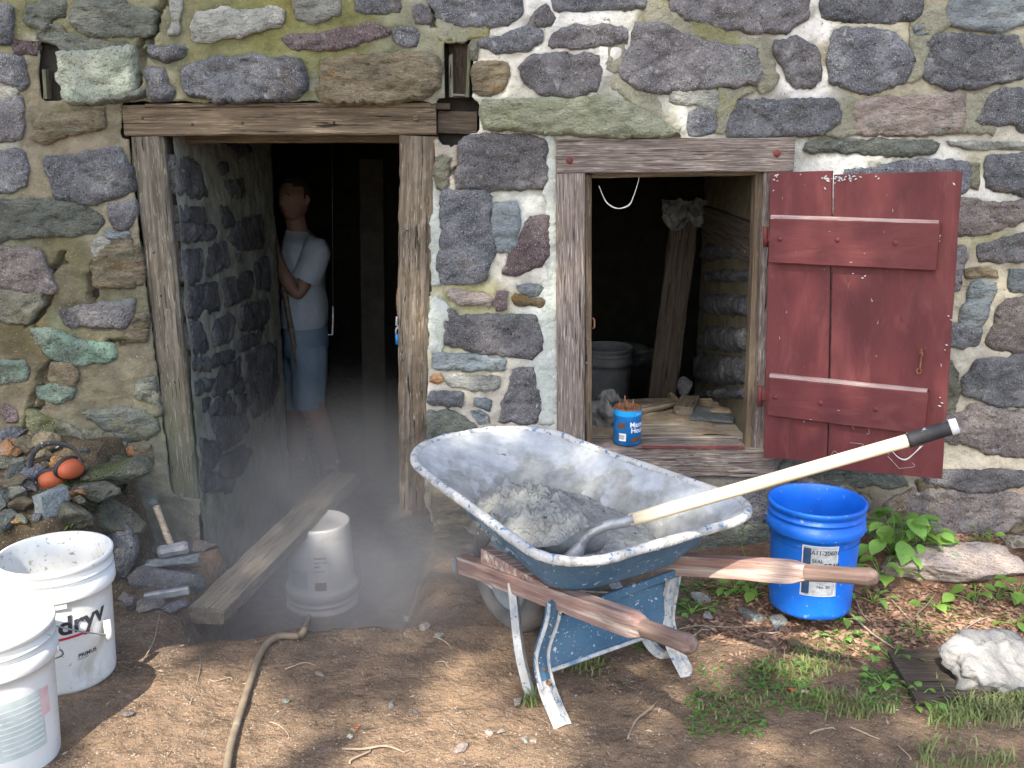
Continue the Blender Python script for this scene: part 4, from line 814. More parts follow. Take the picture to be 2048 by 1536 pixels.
# ------------------------------------------------------------------ window
def window():
    root = thing('window_frame', 'weathered pegged timber window frame with flaking paint', 'window frame', P(1340, 320, y=0))
    Z = Vector((0, 0, 1)); X = Vector((1, 0, 0)); yf = -.022
    px_board('header', M['wood_win'], (1113, 313), (1589, 309), Z, .112, .11, yf, root, seed=41)
    px_board('post', M['wood_win'], (1141, 347), (1142, 905), X, .099, .11, yf + .001, root, seed=42, ch=.005)
    px_board('post', M['wood_win'], (1541, 342), (1519, 900), X, .040, .10, yf + .004, root, seed=43, rough=.004)
    px_board('stop', M['wood_stop'], (1176, 349), (1177, 905), X, .024, .06, .012, root, seed=44)
    px_board('stop', M['wood_stop'], (1183, 350), (1523, 345), Z, .020, .06, .014, root, seed=45)
    px_board('stop', M['wood_stop'], (1521, 348), (1500, 895), X, .030, .06, .010, root, seed=46)
    px_board('sill_board', M['wood_win'], (1115, 930), (1549, 926), Z, .105, .10, yf + .002, root, seed=47, rough=.003)
    px_board('red_edge', M['rustred'], (1285, 896), (1490, 897), Z, .004, .02, yf - .003, root, seed=48)
    for (x, y, m_) in ((1139, 321, 'red'), (1554, 307, 'red')):
        lathe('peg', M['rustred'], [(0, .003), (.010, .004), (.0125, 0), (.0125, -.01)], Matrix.Translation(P(x, y, y=yf)) @ Matrix.Rotation(R(90), 4, 'X'), root, 12)
    tube('hook', M['rust'], [P(1186, 636, y=.0), P(1189, 640, y=-.0), P(1189, 655, y=0), P(1185, 657, y=0)], .003, root, 6)
    for i in range(14):
        x, y = (1170 + random.uniform(0, 13), random.uniform(600, 800)) if i < 7 else (random.uniform(1380, 1412), random.uniform(340, 350))
        rock('plaster_blob', M['cement'], P(x, y, y=.008), .012 * random.uniform(.4, 1.3), root, 400 + i, 1)
    return root
window()
def sill():
    root = thing('window_sill', 'dusty planks forming the deep sill inside the small window', 'window sill', P(1350, 860, y=.3))
    z = P(1350, 893, y=.0).z; x0 = P(1140, 600, y=.1).x; x1 = WX + .02
    for i, (y0, y1, m_) in enumerate(((-.018, .115, 'wood_win'), (.119, .30, 'wood_pale'), (.304, .52, 'wood_pale'), (.524, .70, 'wood_plank'))):
        board('plank', M[m_], (x0, (y0 + y1) / 2, z - .02 - i * .002), (x1 - (.05 if i == 0 else 0), (y0 + y1) / 2, z - .02), (0, 1, 0), y1 - y0, .035, root, 50 + i, rough=.003)
    V = [];  n, m_ = 50, 30
    for j in range(m_ + 1):
        for i in range(n + 1):
            x = x0 + .04 + (x1 - x0 - .1) * i / n; y = .14 + .5 * j / m_
            V.append((x, y, z - .004 + .012 * fr(x, y, 3, 6, 4) + .003 * nz(x, y, 1, 60)))
    mk('sand_dust', V, [(j * (n + 1) + i, j * (n + 1) + i + 1, (j + 1) * (n + 1) + i + 1, (j + 1) * (n + 1) + i) for j in range(m_) for i in range(n)], M['sand'], root)['kind'] = 'stuff'
    return z
ZS = sill()
def flat_on_sill(name, mat, cx, cy, w, l, t, ang, seed, lab, cat, mt=None, lift=0):
    c = P(cx, cy, z=ZS + t / 2 + .006 + lift); dx = Vector((math.cos(ang), math.sin(ang), 0))
    o = board(name, mat, c - dx * l / 2, c + dx * l / 2, dx.cross(Vector((0, 0, 1))), w, t, None, seed, rough=.002)
    return tag(o, lab, cat)
flat_on_sill('slate_piece', M['b'], 1427, 828, .17, .19, .010, R(75), 61, 'flat grey slate with sand on it, lying on the window sill', 'slate')
flat_on_sill('wood_block', M['wood_plank'], 1374, 810, .075, .19, .034, R(72), 62, 'dusty little board lying left of the slate on the window sill', 'wood block')
o = flat_on_sill('wood_wedge', M['wood_plank'], 1302, 815, .05, .24, .02, R(35), 63, 'long weathered wooden wedge lying behind the blue can on the sill', 'wood wedge')
V = []
o = rock('sand_pile', M['sand'], P(1445, 822, z=ZS + .02), (.10, .09, .018), None, 64, 3, (0, 0, .4)); tag(o, 'little heap of sand on the slate on the window sill', 'sand')
o = rock('sill_stone', M['t'], P(1348, 797, z=ZS + .03), (.045, .10, .05), None, 65, 3, (0, 0, .2)); tag(o, 'rounded brown stone beside the little board on the sill', 'stone')
o = rock('mortar_lump', M['cement'], P(1203, 822, z=ZS + .05), (.10, .16, .13), None, 66, 4, (0, 0, .4), cut=7); tag(o, 'pale crumpled mortar lump in the left corner of the window sill', 'mortar lump')
o = rock('mortar_lump', M['cement'], P(1218, 795, z=ZS + .03), (.10, .09, .08), None, 67, 4, (0, 0, 1.4), cut=7); tag(o, 'smaller white mortar lump behind the blue can on the sill', 'mortar lump')
def can():
    c = P(1253, 880, z=ZS); c.y = max(c.y, .03); c = P(1254, 878, y=.045); c.z = ZS + .003
    r = .050; h = P(1254, 803, y=.045).z - c.z; h = .135
    root = thing('coffee_can', 'blue printed coffee can holding rusty nails on the window sill', 'can', c); T_ = Matrix.Translation(c)
    lathe('body', M['can'], [(0, .002), (r - .002, 0), (r, .002), (r, h * .82)], T_, root, 40)
    lathe('band', M['can2'], [(r + .0003, h * .80), (r + .0005, h * .96)], T_, root, 40)
    lathe('rim', M['rust'], [(r + .001, h * .955), (r + .0025, h * .98), (r + .001, h), (r - .003, h), (r - .003, h * .8), (0, h * .8)], T_, root, 40)
    f = lambda z: r; a0 = -math.pi / 2
    def dec(nm, me, mt, z, a, off=.0006):
        wrap(me, f, z, a, off); link(nm, me, mt, root, T_)
    dec('lettering', text_mesh('Maxwell', .026, .0006), M['white'], h * .52, a0 + .05, .001)
    dec('lettering', text_mesh('House', .026, .0006), M['white'], h * .36, a0 + .14, .001)
    dec('brown_panel', patch(.030, .022), M['brown'], h * .46, a0 - .88)
    dec('barcode_panel', patch(.026, .028), M['white'], h * .13, a0 - .72)
    for k in range(7): dec('barcode_line', patch(.0014, .018, 1, 1), M['ink'], h * .17, a0 - .70 + k * .06, .001)
    dec('cup_picture', patch(.04, .016), M['brown'], h * .10, a0 + .2)
    dec('small_print', text_mesh('COFFEE', .009, 0), M['white'], h * .84, a0 + .55, .0012)
    for i in range(7):
        a = i * .9; q = c + Vector((math.cos(a) * .028, math.sin(a) * .025, h * .8))
        n_ = tube('rusty_nail', M['rust'], [q, q + Vector((math.cos(a) * .008, math.sin(a) * .01, .034 + .012 * (i % 3)))], [.0028, .0028], None, 6)
        tag(n_, 'rusty nail standing in the blue coffee can', 'nail', 'rusty nails in the coffee can')
can()
o = board('leaning_board', M['wood_dark'], P(1322, 812, y=.98), P(1372, 418, y=1.10), (1, 0, 0), .125, .03, None, 71, rough=.003)
tag(o, 'wide dark board leaning upright behind the window opening', 'board')
def sheet():
    V = []; n, m_ = 22, 12
    for j in range(m_ + 1):
        for i in range(n + 1):
            f = i / n; g = j / m_; p = P(1325 + 100 * f, 400 + 40 * g + 22 * abs(math.sin(f * 6)) * g, y=1.04)
            V.append(p + Vector((0, fr(f * 3, g * 3, 1, 1.5) * .05 + .04 * (1 - g), fr(f * 3, g * 3, 7, 2) * .03)))
    o = mk('plastic_sheet', V, [(j * (n + 1) + i, j * (n + 1) + i + 1, (j + 1) * (n + 1) + i + 1, (j + 1) * (n + 1) + i) for j in range(m_) for i in range(n)], M['plastic'])
    tag(o, 'crumpled dusty plastic sheet draped on top of the leaning board', 'plastic sheet')
sheet()
pts = [P(1198, 372, y=.02), P(1210, 400, y=.03), P(1222, 412, y=.03), P(1238, 417, y=.03), P(1258, 410, y=.03), P(1268, 390, y=.02), P(1276, 365, y=.02), P(1279, 350, y=.02)]
o = tube('cobweb_strand', M['web'], pts, [.0012, .0018, .003, .0016, .0032, .0015, .0012, .001], None, 6, 5); tag(o, 'pale dusty cobweb strand looping below the top left of the window', 'cobweb')
pts = [P(1785, 908, y=-.27), P(1800, 918, y=-.27), P(1815, 920, y=-.27), P(1830, 905, y=-.27), P(1843, 893, y=-.27)]

# ------------------------------------------------------------------ red shutter
def shutter():
    h0 = P(1538, 344, y=-.045); e0 = Vector((P(1921, 350, d=3.03).x, 0, 0)); ang = R(26)
    ax = Vector((math.cos(ang), -math.sin(ang), 0)); nrm = Vector((-math.sin(ang), -math.cos(ang), 0))
    root = thing('red_shutter', 'open red board shutter with two battens and worn pale edges', 'shutter', h0)
    q = lambda x, y, o=0.: Pn(x, y, h0 + nrm * o, nrm)
    def vb(nm, x0, x1, xb0, xb1, yt, yb, seed, mat=M['red']):
        a, b = q((x0 + x1) / 2, yt), q((xb0 + xb1) / 2, yb); w_ = (q(x0, yt) - q(x1, yt)).length; w2 = (q(xb0, yb) - q(xb1, yb)).length
        board(nm, mat, a - nrm * .011, b - nrm * .011, ax, w_ - .0014, .022, root, seed, w1=w2 - .0014, rough=.0008, ch=.002)
    vb('board', 1539, 1664, 1526, 1653, 343.5, 920, 81); vb('board', 1664.5, 1921, 1653.5, 1881, 346, 947, 82)
    # the foot of the wide board runs lower at the free side: a tapered tail piece
    def hb(nm, x0, y0, x1, y1, hgt0, hgt1, t, seed, mat=M['red'], base=0.):
        a, b = q(x0, y0, base), q(x1, y1, base); board(nm, mat, a + nrm * t / 2, b + nrm * t / 2, (0, 0, 1), hgt0, t, root, seed, w1=hgt1, rough=.0008, ch=.003)
    for (x0, yt0, yb0, x1, yt1, yb1, xb1, k) in ((1543, 436, 524, 1877, 446, 540, 1869, 1), (1541, 752, 828, 1854, 782, 866, 1849, 2)):
        ha = (q(x0, yt0) - q(x0, yb0)).length; hb_ = (q(x1, yt1) - q(x1, yb1)).length
        hb('batten', x0, (yt0 + yb0) / 2, x1, (yt1 + yb1) / 2, ha, hb_, .030, 84 + k)
        hb('batten_top_edge', x0 + 1, yt0 - 3, x1 + 1, yt1 - 2, .012, .012, .026, 88 + k, M['redtop'])
    for (x, y) in ((1560, 478), (1675, 480), (1791, 486), (1550, 794), (1641, 806), (1751, 819)):
        M_ = Matrix.Translation(q(x, y, .030)) @ nrm.to_track_quat('Z', 'Y').to_matrix().to_4x4()
        lathe('bolt_head', M['red'], [(0, .005), (.005, .0045), (.008, .002), (.009, 0)], M_, root, 14)
    tube('latch_hook', M['rust'], [q(1843, 698, .004), q(1842, 704, .012), q(1845, 709, .012), q(1842, 716, .01), q(1841, 730, .012), q(1839, 737, .01)], .0028, root, 6, 3)
    tube('latch_eye', M['rust'], [q(1838 + 5 * math.cos(a), 742 + 5 * math.sin(a), .01) for a in [k * .6 for k in range(11)]], .0018, root, 6)
    tube('eye_staple', M['rust'], [q(1842 + 4 * math.cos(a), 704 + 4 * math.sin(a), .012) for a in [k * .6 for k in range(11)]], .0018, root, 6)
    for (x, y) in ((1531, 472), (1520, 790)):
        hr = tube('hinge', M['rustred'], [P(x, y - 18, y=-.045), P(x, y + 22, y=-.045)], .009, root, 10)
        p = P(x + 10, y - 6, y=-.05); board('hinge_leaf', M['rustred'], q(x + 4, y, .001), q(x + 30, y, .001), (0, 0, 1), .035, .004, root, 92)
    rnd = random.Random(3); V = []; F_ = []
    spots = [(rnd.uniform(1632, 1712), rnd.gauss(356, 3)) for _ in range(34)] + [(rnd.uniform(1546, 1556), rnd.uniform(350, 362)) for _ in range(7)] + [(1752, 353), (1757, 357), (1721, 354), (1547, 381), (1601, 349), (1908, 368), (1650, 377)] \
        + [(rnd.gauss(1879, 2), rnd.uniform(470, 500)) for _ in range(5)] + [(1897, 632), (1903, 640), (1890, 700), (1893, 690), (1880, 795), (1884, 806), (1879, 812), (1706, 547), (1725, 556), (1730, 552), (1608, 843), (1543, 470), (1543, 482), (1541, 515), (1843, 893), (1545, 437), (1566, 432)]
    for (x, y) in spots:
        c = q(x, y, .003 if not 430 < y < 440 else .03); s = rnd.uniform(.002, .0045); u = ax * math.cos(rnd.uniform(-.8, .8)) + Vector((0, 0, 1)) * math.sin(rnd.uniform(-1.4, 1.4)); u.normalize(); v = nrm.cross(u); k = len(V)
        V += [c - u * s * 1.6, c - v * s * .7, c + u * s * 1.6, c + v * s * .7, c + nrm * s * .9]; F_ += [(k, k + 1, k + 4), (k + 1, k + 2, k + 4), (k + 2, k + 3, k + 4), (k + 3, k, k + 4)]
    mk('white_cocoons', V, F_, M['label'], root)['kind'] = 'stuff'
    tube('cobweb', M['web'], [q(1785, 903, .02), q(1797, 915, .02), q(1812, 919, .02), q(1828, 907, .02), q(1842, 893, .01)], [.001, .0015, .003, .0015, .003], root, 6, 4)
    for k in range(9):
        x, y = rnd.uniform(1650, 1860), rnd.uniform(850, 930); tube('cobweb', M['web'], [q(x, y, .004), q(x + rnd.uniform(-14, 14), y + rnd.uniform(-12, 12), .009), q(x + rnd.uniform(-30, 30), y + rnd.uniform(-20, 20), .003)], .0005, root, 4, 4)
shutter()

# ------------------------------------------------------------------ a spot of the photograph on the ground
def G(px, py, lift=0.):
    r = ray(px, py); t = .6; p = CAM
    while t < 9:
        p = CAM + r * t
        if p.z < gz(p.x, p.y) : break
        t += .02
    for _ in range(8):
        t -= .0025; p = CAM + r * t
        if p.z > gz(p.x, p.y): break
    return Vector((p.x, p.y, gz(p.x, p.y) + lift))

# ------------------------------------------------------------------ the man in the cellar
def skinned(name, mat, verts, edges, radii, parent, sub=2, disp=0., root_i=0):
    me = bpy.data.meshes.new(name); me.from_pydata([tuple(v) for v in verts], edges, []); me.update()
    o = bpy.data.objects.new(name + '_tmp', me); COL.objects.link(o)
    md = o.modifiers.new('s', 'SKIN'); md.use_smooth_shade = True; md.branch_smoothing = .6
    sv = me.skin_vertices[0].data
    for i, r_ in enumerate(radii): sv[i].radius = (r_, r_) if isinstance(r_, (int, float)) else r_
    for i in range(len(radii)): sv[i].use_root = (i == root_i)
    o.modifiers.new('u', 'SUBSURF').levels = sub; o.modifiers['u'].render_levels = sub
    bpy.context.view_layer.update(); dg = bpy.context.evaluated_depsgraph_get()
    m2 = bpy.data.meshes.new_from_object(o.evaluated_get(dg)); bpy.data.objects.remove(o)
    m2.name = name
    if disp:
        for v in m2.vertices: v.co += v.normal * disp * (fr(v.co.x * 1.0, v.co.y, v.co.z * .6, 14, 3))
    m2.materials.clear(); m2.shade_smooth()
    return link(name, m2, mat, parent)
def man():
    Y = 2.05; q = lambda x, y, dy=0.: P(x, y, y=Y + dy)
    root = thing('person', 'man in light grey-blue t-shirt and denim shorts standing in the dark doorway holding a pole', 'person', (q(630, 900).x, Y, -.44))
    v = [q(613, 672), q(611, 610), q(606, 530), q(598, 474, .0), q(592, 448, -.02), q(588, 420, -.04), q(585, 398, -.04), q(586, 374, -.02),
         q(632, 495, -.14), q(597, 596, -.22), q(566, 548, -.23), q(553, 512, -.20),          # near arm
         q(578, 498, .14), q(562, 590, .06), q(551, 560, -.14),                                 # far arm
         q(618, 690, -.08), q(622, 808, -.09), q(645, 862, -.06), q(665, 928, -.04),                # near leg
         q(600, 690, .09), q(596, 810, .10), q(594, 925, .16)]
    v[18].z = max(v[18].z, -.36); a = v[18]
    v += [Vector((a.x - .01, a.y - .04, -.405)), Vector((a.x + .03, a.y - .17, -.42)), Vector((v[21].x - .06, v[21].y - .16, -.42))]
    e = [(0, 1), (1, 2), (2, 3), (3, 4), (4, 5), (5, 6), (6, 7), (2, 8), (8, 9), (9, 10), (10, 11), (2, 12), (12, 13), (13, 14), (0, 15), (15, 16), (16, 17), (17, 18), (0, 19), (19, 20), (20, 21), (18, 22), (22, 23), (21, 24)]
    r_ = [.11, .10, .11, .07, .062, .055, .06, .05, .055, .042, .040, .026, .055, .042, .026, .095, .072, .07, .048, .095, .07, .05, .05, .04, .04]
    # fingers close on the pole
    for w_i, hx in ((11, -1), (14, -1)):
        w_ = v[w_i]; base = len(v); v.append(w_ + Vector((-.02, -.02, .05))); e.append((w_i, base)); r_.append(.030)
        for k in range(4):
            s_ = v[base] + Vector((-.022, -.02, .028 - .019 * k)); b = len(v)
            v += [s_, s_ + Vector((-.022, .016, 0)), s_ + Vector((-.006, .036, 0))]; e += [(base, b), (b, b + 1), (b + 1, b + 2)]; r_ += [.009, .0085, .0075]
        b = len(v); s_ = v[base] + Vector((.012, .01, .03)); v += [s_, s_ + Vector((-.014, .022, .018))]; e += [(base, b), (b, b + 1)]; r_ += [.011, .009]
    body = skinned('body', M['skin'], v, e, r_, root, 2)
    hc = q(587, 399, -.05); f = Vector((-.45, -.89, 0)).normalized(); s_ = Vector((.89, -.45, 0))
    # the head, shaped and joined into the body mesh
    V = [v_.co.copy() for v_ in body.data.vertices]; F_ = [tuple(p_.vertices) for p_ in body.data.polygons]; k0 = len(V); n, m_ = 32, 24
    for j in range(m_ + 1):
        for i in range(n):
            t = math.pi * j / m_; ph = 2 * math.pi * i / n; x, y_, z = math.sin(t) * math.cos(ph), math.sin(t) * math.sin(ph), math.cos(t)
            w_ = .080 * (1 - .20 * max(0, -z) ** 1.2); dp = .094; d = x * dp; e_ = y_ * w_; zz = z * .118
            if x > .2:
                d += .020 * math.exp(-((y_ / .16) ** 2)) * math.exp(-((z + .08) / .20) ** 2) * (1.25 - z)          # nose
                d += .006 * math.exp(-((z - .26) / .12) ** 2) - .009 * math.exp(-((z - .08) / .09) ** 2) * math.exp(-(((abs(y_) - .38) / .2) ** 2))   # brow, eye sockets
                d += .007 * math.exp(-((z + .80) / .16) ** 2) + .004 * math.exp(-((z + .50) / .06) ** 2) * math.exp(-(y_ / .3) ** 2)                   # chin, lips
            V.append(hc + f * d + s_ * e_ + Vector((0, 0, zz)))
    for j in range(m_):
        for i in range(n): F_.append((k0 + j * n + i, k0 + (j + 1) * n + i, k0 + (j + 1) * n + (i + 1) % n, k0 + j * n + (i + 1) % n))
    body.data.clear_geometry(); body.data.from_pydata([tuple(v_) for v_ in V], [], F_); body.data.update(); body.data.shade_smooth()
    sk = lambda nm, mt, pts, rad, seg=8: tube(nm, mt, pts, rad, root, seg, 3)
    for sgn in (-1, 1):
        ec = hc + f * .080 + s_ * sgn * .028 + Vector((0, 0, .012)); o = rock('eye', M['eye'], ec - f * .004, (.022, .014, .010), root, 70, 2, (0, 0, .98), cut=0); sk('eyebrow', M['hair'], [ec + Vector((0, 0, .018)) - s_ * .018 + f * .004, ec + Vector((0, 0, .022)) + f * .006, ec + Vector((0, 0, .016)) + s_ * .018 + f * .004], [.003, .004, .003], 6)
    sk('mouth', M['rust'], [hc + f * .086 - s_ * .02 + Vector((0, 0, -.058)), hc + f * .094 + Vector((0, 0, -.058)), hc + f * .086 + s_ * .02 + Vector((0, 0, -.058))], [.002, .004, .002], 6)
    for sgn in (-1, 1):
        c = hc + s_ * sgn * .074 - f * .008; sk('ear', M['skin'], [c + Vector((0, 0, -.028)), c - f * .012 + s_ * sgn * .01, c + Vector((0, 0, .026))], [.007, .012, .008])
    V = []; F_ = []; n, m_ = 28, 16; hz = hc + Vector((0, 0, .030)) - f * .012
    for j in range(m_ + 1):
        for i in range(n):
            t = math.pi * j / m_; ph = 2 * math.pi * i / n; d = Vector((math.sin(t) * math.cos(ph), math.sin(t) * math.sin(ph), math.cos(t)))
            V.append(hz + (f * (d.x * .100) + s_ * (d.y * .083) + Vector((0, 0, d.z * .106))) * (1 + .06 * fr(d.x, d.y, d.z, 6, 3)))
    for j in range(m_):
        for i in range(n):
            k = [j * n + i, j * n + (i + 1) % n, (j + 1) * n + (i + 1) % n, (j + 1) * n + i]; c = sum((V[x] for x in k), Vector()) / 4 - hz; c.normalize()
            if c.dot(f) > .30 and c.z < .52 or c.z < -.45: continue
            F_.append(tuple(reversed(k)))
    used = sorted({x for q_ in F_ for x in q_}); mp = {x: i for i, x in enumerate(used)}
    mk('hair', [V[x] for x in used], [tuple(mp[x] for x in q_) for q_ in F_], M['hair'], root)
    def loft(rings, fold, n=36, close_top=True):
        """cloth: rings of (centre, half width, half depth), with folds"""
        V = []; F_ = []; sub_ = []
        for i in range(len(rings) - 1):
            for k in range(5):
                t = k / 5; a_, b_ = rings[i], rings[i + 1]; sub_.append((a_[0].lerp(b_[0], t), a_[1] + (b_[1] - a_[1]) * t, a_[2] + (b_[2] - a_[2]) * t))
        sub_.append(rings[-1])
        for j, (c, rx, ry) in enumerate(sub_):
            for i in range(n):
                a_ = 2 * math.pi * i / n; w_ = 1 + fold * (fr(math.cos(a_) * 1.6, math.sin(a_) * 1.6, c.z * 5 + c.x, 1.4, 3) * 1.1 + .35 * math.sin(a_ * 5 + c.z * 34))
                V.append(c + Vector((math.cos(a_) * rx * w_, math.sin(a_) * ry * w_, 0)))
        for j in range(len(sub_) - 1):
            for i in range(n): F_.append((j * n + i, j * n + (i + 1) % n, (j + 1) * n + (i + 1) % n, (j + 1) * n + i))
        return V, F_
    V, F_ = loft([(q(609, 650), .126, .16), (q(609, 640), .133, .168), (q(607, 605), .124, .16), (q(605, 565), .120, .165), (q(604, 525), .124, .185), (q(603, 500), .118, .19), (q(600, 480), .094, .16), (q(596, 467), .074, .10), (q(593, 458), .060, .064)], .055)
    ns, fs_ = sweep(smooth_path([q(624, 487, -.12), q(632, 505, -.17), q(622, 535, -.20), q(610, 562, -.215)], 5), [.05, .055, .062, .07, .076] + [.078] * 11, 24, False); k = len(V); V += [v_ + v_.normalized() * 0 + Vector((fr(v_.x, v_.y, v_.z, 18, 3), 0, fr(v_.z, v_.x, 1, 18, 3))) * .008 for v_ in ns]; F_ += [tuple(k + i for i in q_) for q_ in fs_]
    ns, fs_ = sweep(smooth_path([q(590, 490, .12), q(580, 515, .17), q(574, 550, .16)], 5), [.05, .06, .07] + [.074] * 8, 24, False); k = len(V); V += ns; F_ += [tuple(k + i for i in q_) for q_ in fs_]
    mk('t_shirt', V, F_, M['tee'], root)
    V, F_ = loft([(q(611, 706), .118, .15), (q(611, 690), .128, .16), (q(611, 665), .126, .155), (q(610, 640), .118, .145)], .02)
    for (cs, dy) in ((((617, 812), (617, 790), (619, 750), (614, 688)), -.075), (((588, 812), (590, 790), (596, 750), (604, 700)), .085)):
        ns, fs_ = loft([(q(*cs[0], dy), .090, .098), (q(*cs[1], dy), .092, .10), (q(*cs[2], dy), .096, .10), (q(*cs[3], dy), .112, .10)], .05); k = len(V); V += ns; F_ += [tuple(k + i for i in q_) for q_ in fs_]
    mk('denim_shorts', V, F_, M['denim'], root)
    tube('sock', M['sock'], [q(665, 917, -.04), q(666, 929, -.04)], [.044, .045], root, 14)
    for c, fx in ((v[23], v[22]), (v[24], v[21])):
        d = Vector((c.x - fx.x, c.y - fx.y, 0)).normalized()
        st = Vector((fx.x, fx.y, -.405)) - d * .06
        V, F_ = sweep([st, st + d * .05, st + d * .12, st + d * .2, st + d * .26], [.038, .052, .05, .045, .02], 14, True, .9); mk('shoe', V, F_, M['boot'], root)
    o = tube('long_pole', M['wood_plank'], [q(541, 425, -.22), P(636, 956, z=-.42)], [.014, .015], None, 10)
    tag(o, 'long thin wooden pole held by the man, slanting down to the plank', 'pole')
man()

# ------------------------------------------------------------------ plank ramp, buckets, hose
p0 = P(412, 1232, z=-.065); p1 = P(690, 956, z=-.10)
o = board('ramp_plank', M['wood_plank'], p0, p1, (1, 0, 0), .125, .055, None, 101, rough=.003, seg=.02, ch=.006, w1=.15)
tag(o, 'dusty weathered plank slanting from the yard into the doorway over the upturned bucket', 'plank')
for (x, y) in ((412, 1203), (531, 1097)):
    lathe('knot', M['wood_dark'], [(0, .0008), (.014, .0006), (.017, 0)], Matrix.Translation(o.matrix_basis @ Vector(((P(x, y, z=-.07) - p0).dot((p1 - p0).normalized()), 0, .0292))) @ Matrix.Diagonal((1.3, .7, 1, 1)), o, 12)
def bucket(name, label, c, mats, r0=.128, r1=.150, h=.37, rot=None, scale=1., inner_level=None):
    root = thing(name, label, 'bucket', c)
    T_ = Matrix.Translation(c) @ (rot.to_matrix().to_4x4() if rot else Matrix.Identity(4)) @ Matrix.Scale(scale, 4)
    m, mi = mats; rr = lambda z: r0 + (r1 - r0 - .008) * (z / h)
    prof = [(0, .006), (r0 - .012, .006), (r0 - .008, 0), (r0 - .002, .002), (r0, .01)] + [(rr(z), z) for z in np.linspace(.02, h * .735, 10)]
    k = h
    prof += [(rr(k * .74) + .010, k * .745), (rr(k * .76) + .012, k * .76), (rr(k * .80) + .011, k * .845), (rr(k * .85) + .002, k * .85), (rr(k * .87) + .002, k * .885), (rr(k * .88) + .009, k * .89), (rr(k * .89) + .009, k * .902),
             (rr(k * .9) + .001, k * .907), (rr(k * .93) + .002, k * .945), (rr(k * .95) + .008, k * .952), (rr(k * .96) + .010, k * .975), (rr(k) + .010, k * .992), (rr(k) + .007, k), (rr(k) + .002, k * .998)]
    lathe('body', m, prof, T_, root, 72)
    inn = [(rr(k) + .002, k * .998)] + [(rr(z) - .002, z) for z in np.linspace(k * .97, .03, 8)] + [(r0 - .012, .012), (0, .012)]
    lathe('inside', mi, inn, T_, root, 72)
    for s in range(2): # little ribs on the band
        pass
    return root, T_, rr
def bail(root, T_, rr, a0, h, ends, drop, mat, grip=None, n=14, out=.02, earm=None):
    """wire handle hanging down on one side"""
    pts = []
    for i in range(n + 1):
        t = i / n; a = a0 + (ends) * (t - .5) * 2; z = h - drop * math.sin(math.pi * t)
        rad = rr(h * 1.) + .012 + out * math.sin(math.pi * t)
        pts.append(Vector((rad * math.cos(a), rad * math.sin(a), z)))
    V, F_ = sweep(pts, .0022, 8); o = mk('wire_handle', V, F_, mat, root, True, T_)
    if grip:
        m_ = n // 2; V, F_ = sweep([pts[m_ - 1], pts[m_], pts[m_ + 1]], [.011, .0125, .011], 12); mk('grip', V, F_, grip, root, True, T_)
    for e_ in (pts[0], pts[-1]): 
        V, F_ = sweep([e_ * 1., e_ + Vector((e_.x, e_.y, 0)).normalized() * .004], [.008, .007], 10); mk('ear', V, F_, earm, root, True, T_)
ca_ = lambda r_, T_, me, mt: link(me.name, me, mt, r_, T_)
# white bucket with the cut-off lettering
c = P(108, 1101, z=.37); c = Vector((c.x, c.y, gz(c.x, c.y) - .004))
b2, T_, rr = bucket('white_bucket', 'open white plastic bucket with black dry lettering and a red line', c, (M['cream'], M['cream_in']))
A0 = -math.pi / 2 + .05
for s, sz, z, a, b, mt, sh in (('dryv', .074, .182, A0 + .30, .0020, 'ink', .12), ('PRIMUS', .0155, .105, A0 + .62, .0004, 'ink', .1), ('BASE COAT', .006, .098, A0 + .60, 0., 'ink', 0)):
    me = wrap(text_mesh(s, sz, b, sh), rr, z, a, .0022, .06); ca_(b2, T_, me, M[mt])
me = wrap(patch(.085, .007, 14, 1), rr, .166, A0 + .28, .002, .06); me.name = 'red_stripe'; ca_(b2, T_, me, M['inkred'])
# wire handle of that bucket
h = .37; pts = [Vector((rr(.29) + .012, 0, .275))]
e0 = math.radians(-108); q_ = []
for i in range(13):
    t = i / 12; a = e0 + t * math.radians(88); z = .272 - .125 * t ** 1.1; rad = rr(z) + .014 + .012 * t; q_.append(Vector((rad * math.cos(a), rad * math.sin(a), z)))
V, F_ = sweep(q_, .0021, 8); mk('wire_handle', V, F_, M['iron'], b2, True, T_)
g0 = q_[-1]; V, F_ = sweep([g0 + Vector((.002, 0, -.012)), g0 + Vector((0, 0, .012)), g0 + Vector((-.006, .01, .04))], [.010, .0105, .010], 12); mk('grip', V, F_, M['cream'], b2, True, T_)
me = wrap(patch(.07, .012, 8, 1), lambda z: rr(z), .262, A0 - .0, .009); me.name = 'lug'; ca_(b2, T_, me, M['cream'])
# front bucket, cut by the picture's edge
c = P(-30, 1236, z=.37); c = Vector((c.x - .0, c.y, gz(c.x, c.y) - .004))
b1, T_, rr = bucket('white_bucket', 'nearest white plastic bucket with faded green print, cut by the left edge', c, (M['cream'], M['cream_in']))
me = wrap(patch(.115, .15, 14, 6), rr, .07, -math.pi / 2 + .02 + .42, .0012); me.name = 'faded_label'; ca_(b1, T_, me, M['inkfade'])
for k in range(9):
    me = wrap(patch(.10, .004, 12, 1), rr, .085 + k * .014, -math.pi / 2 + .50, .002); me.name = 'print_line'; ca_(b1, T_, me, M['cream'])
me = wrap(patch(.03, .07, 4, 3), rr, .145, -math.pi / 2 + 1.24, .0016); me.name = 'faded_panel'; ca_(b1, T_, me, M['pinkfade'])
for k in range(2):
    me = wrap(patch(.05, .004, 6, 1), rr, .125 + k * .06, -math.pi / 2 + .02, .002); me.name = 'print_line'; ca_(b1, T_, me, M['pinkfade'])
bail(b1, T_, rr, R(100), .285, R(88), .12, M['iron'], M['cream'], earm=M['cream'])
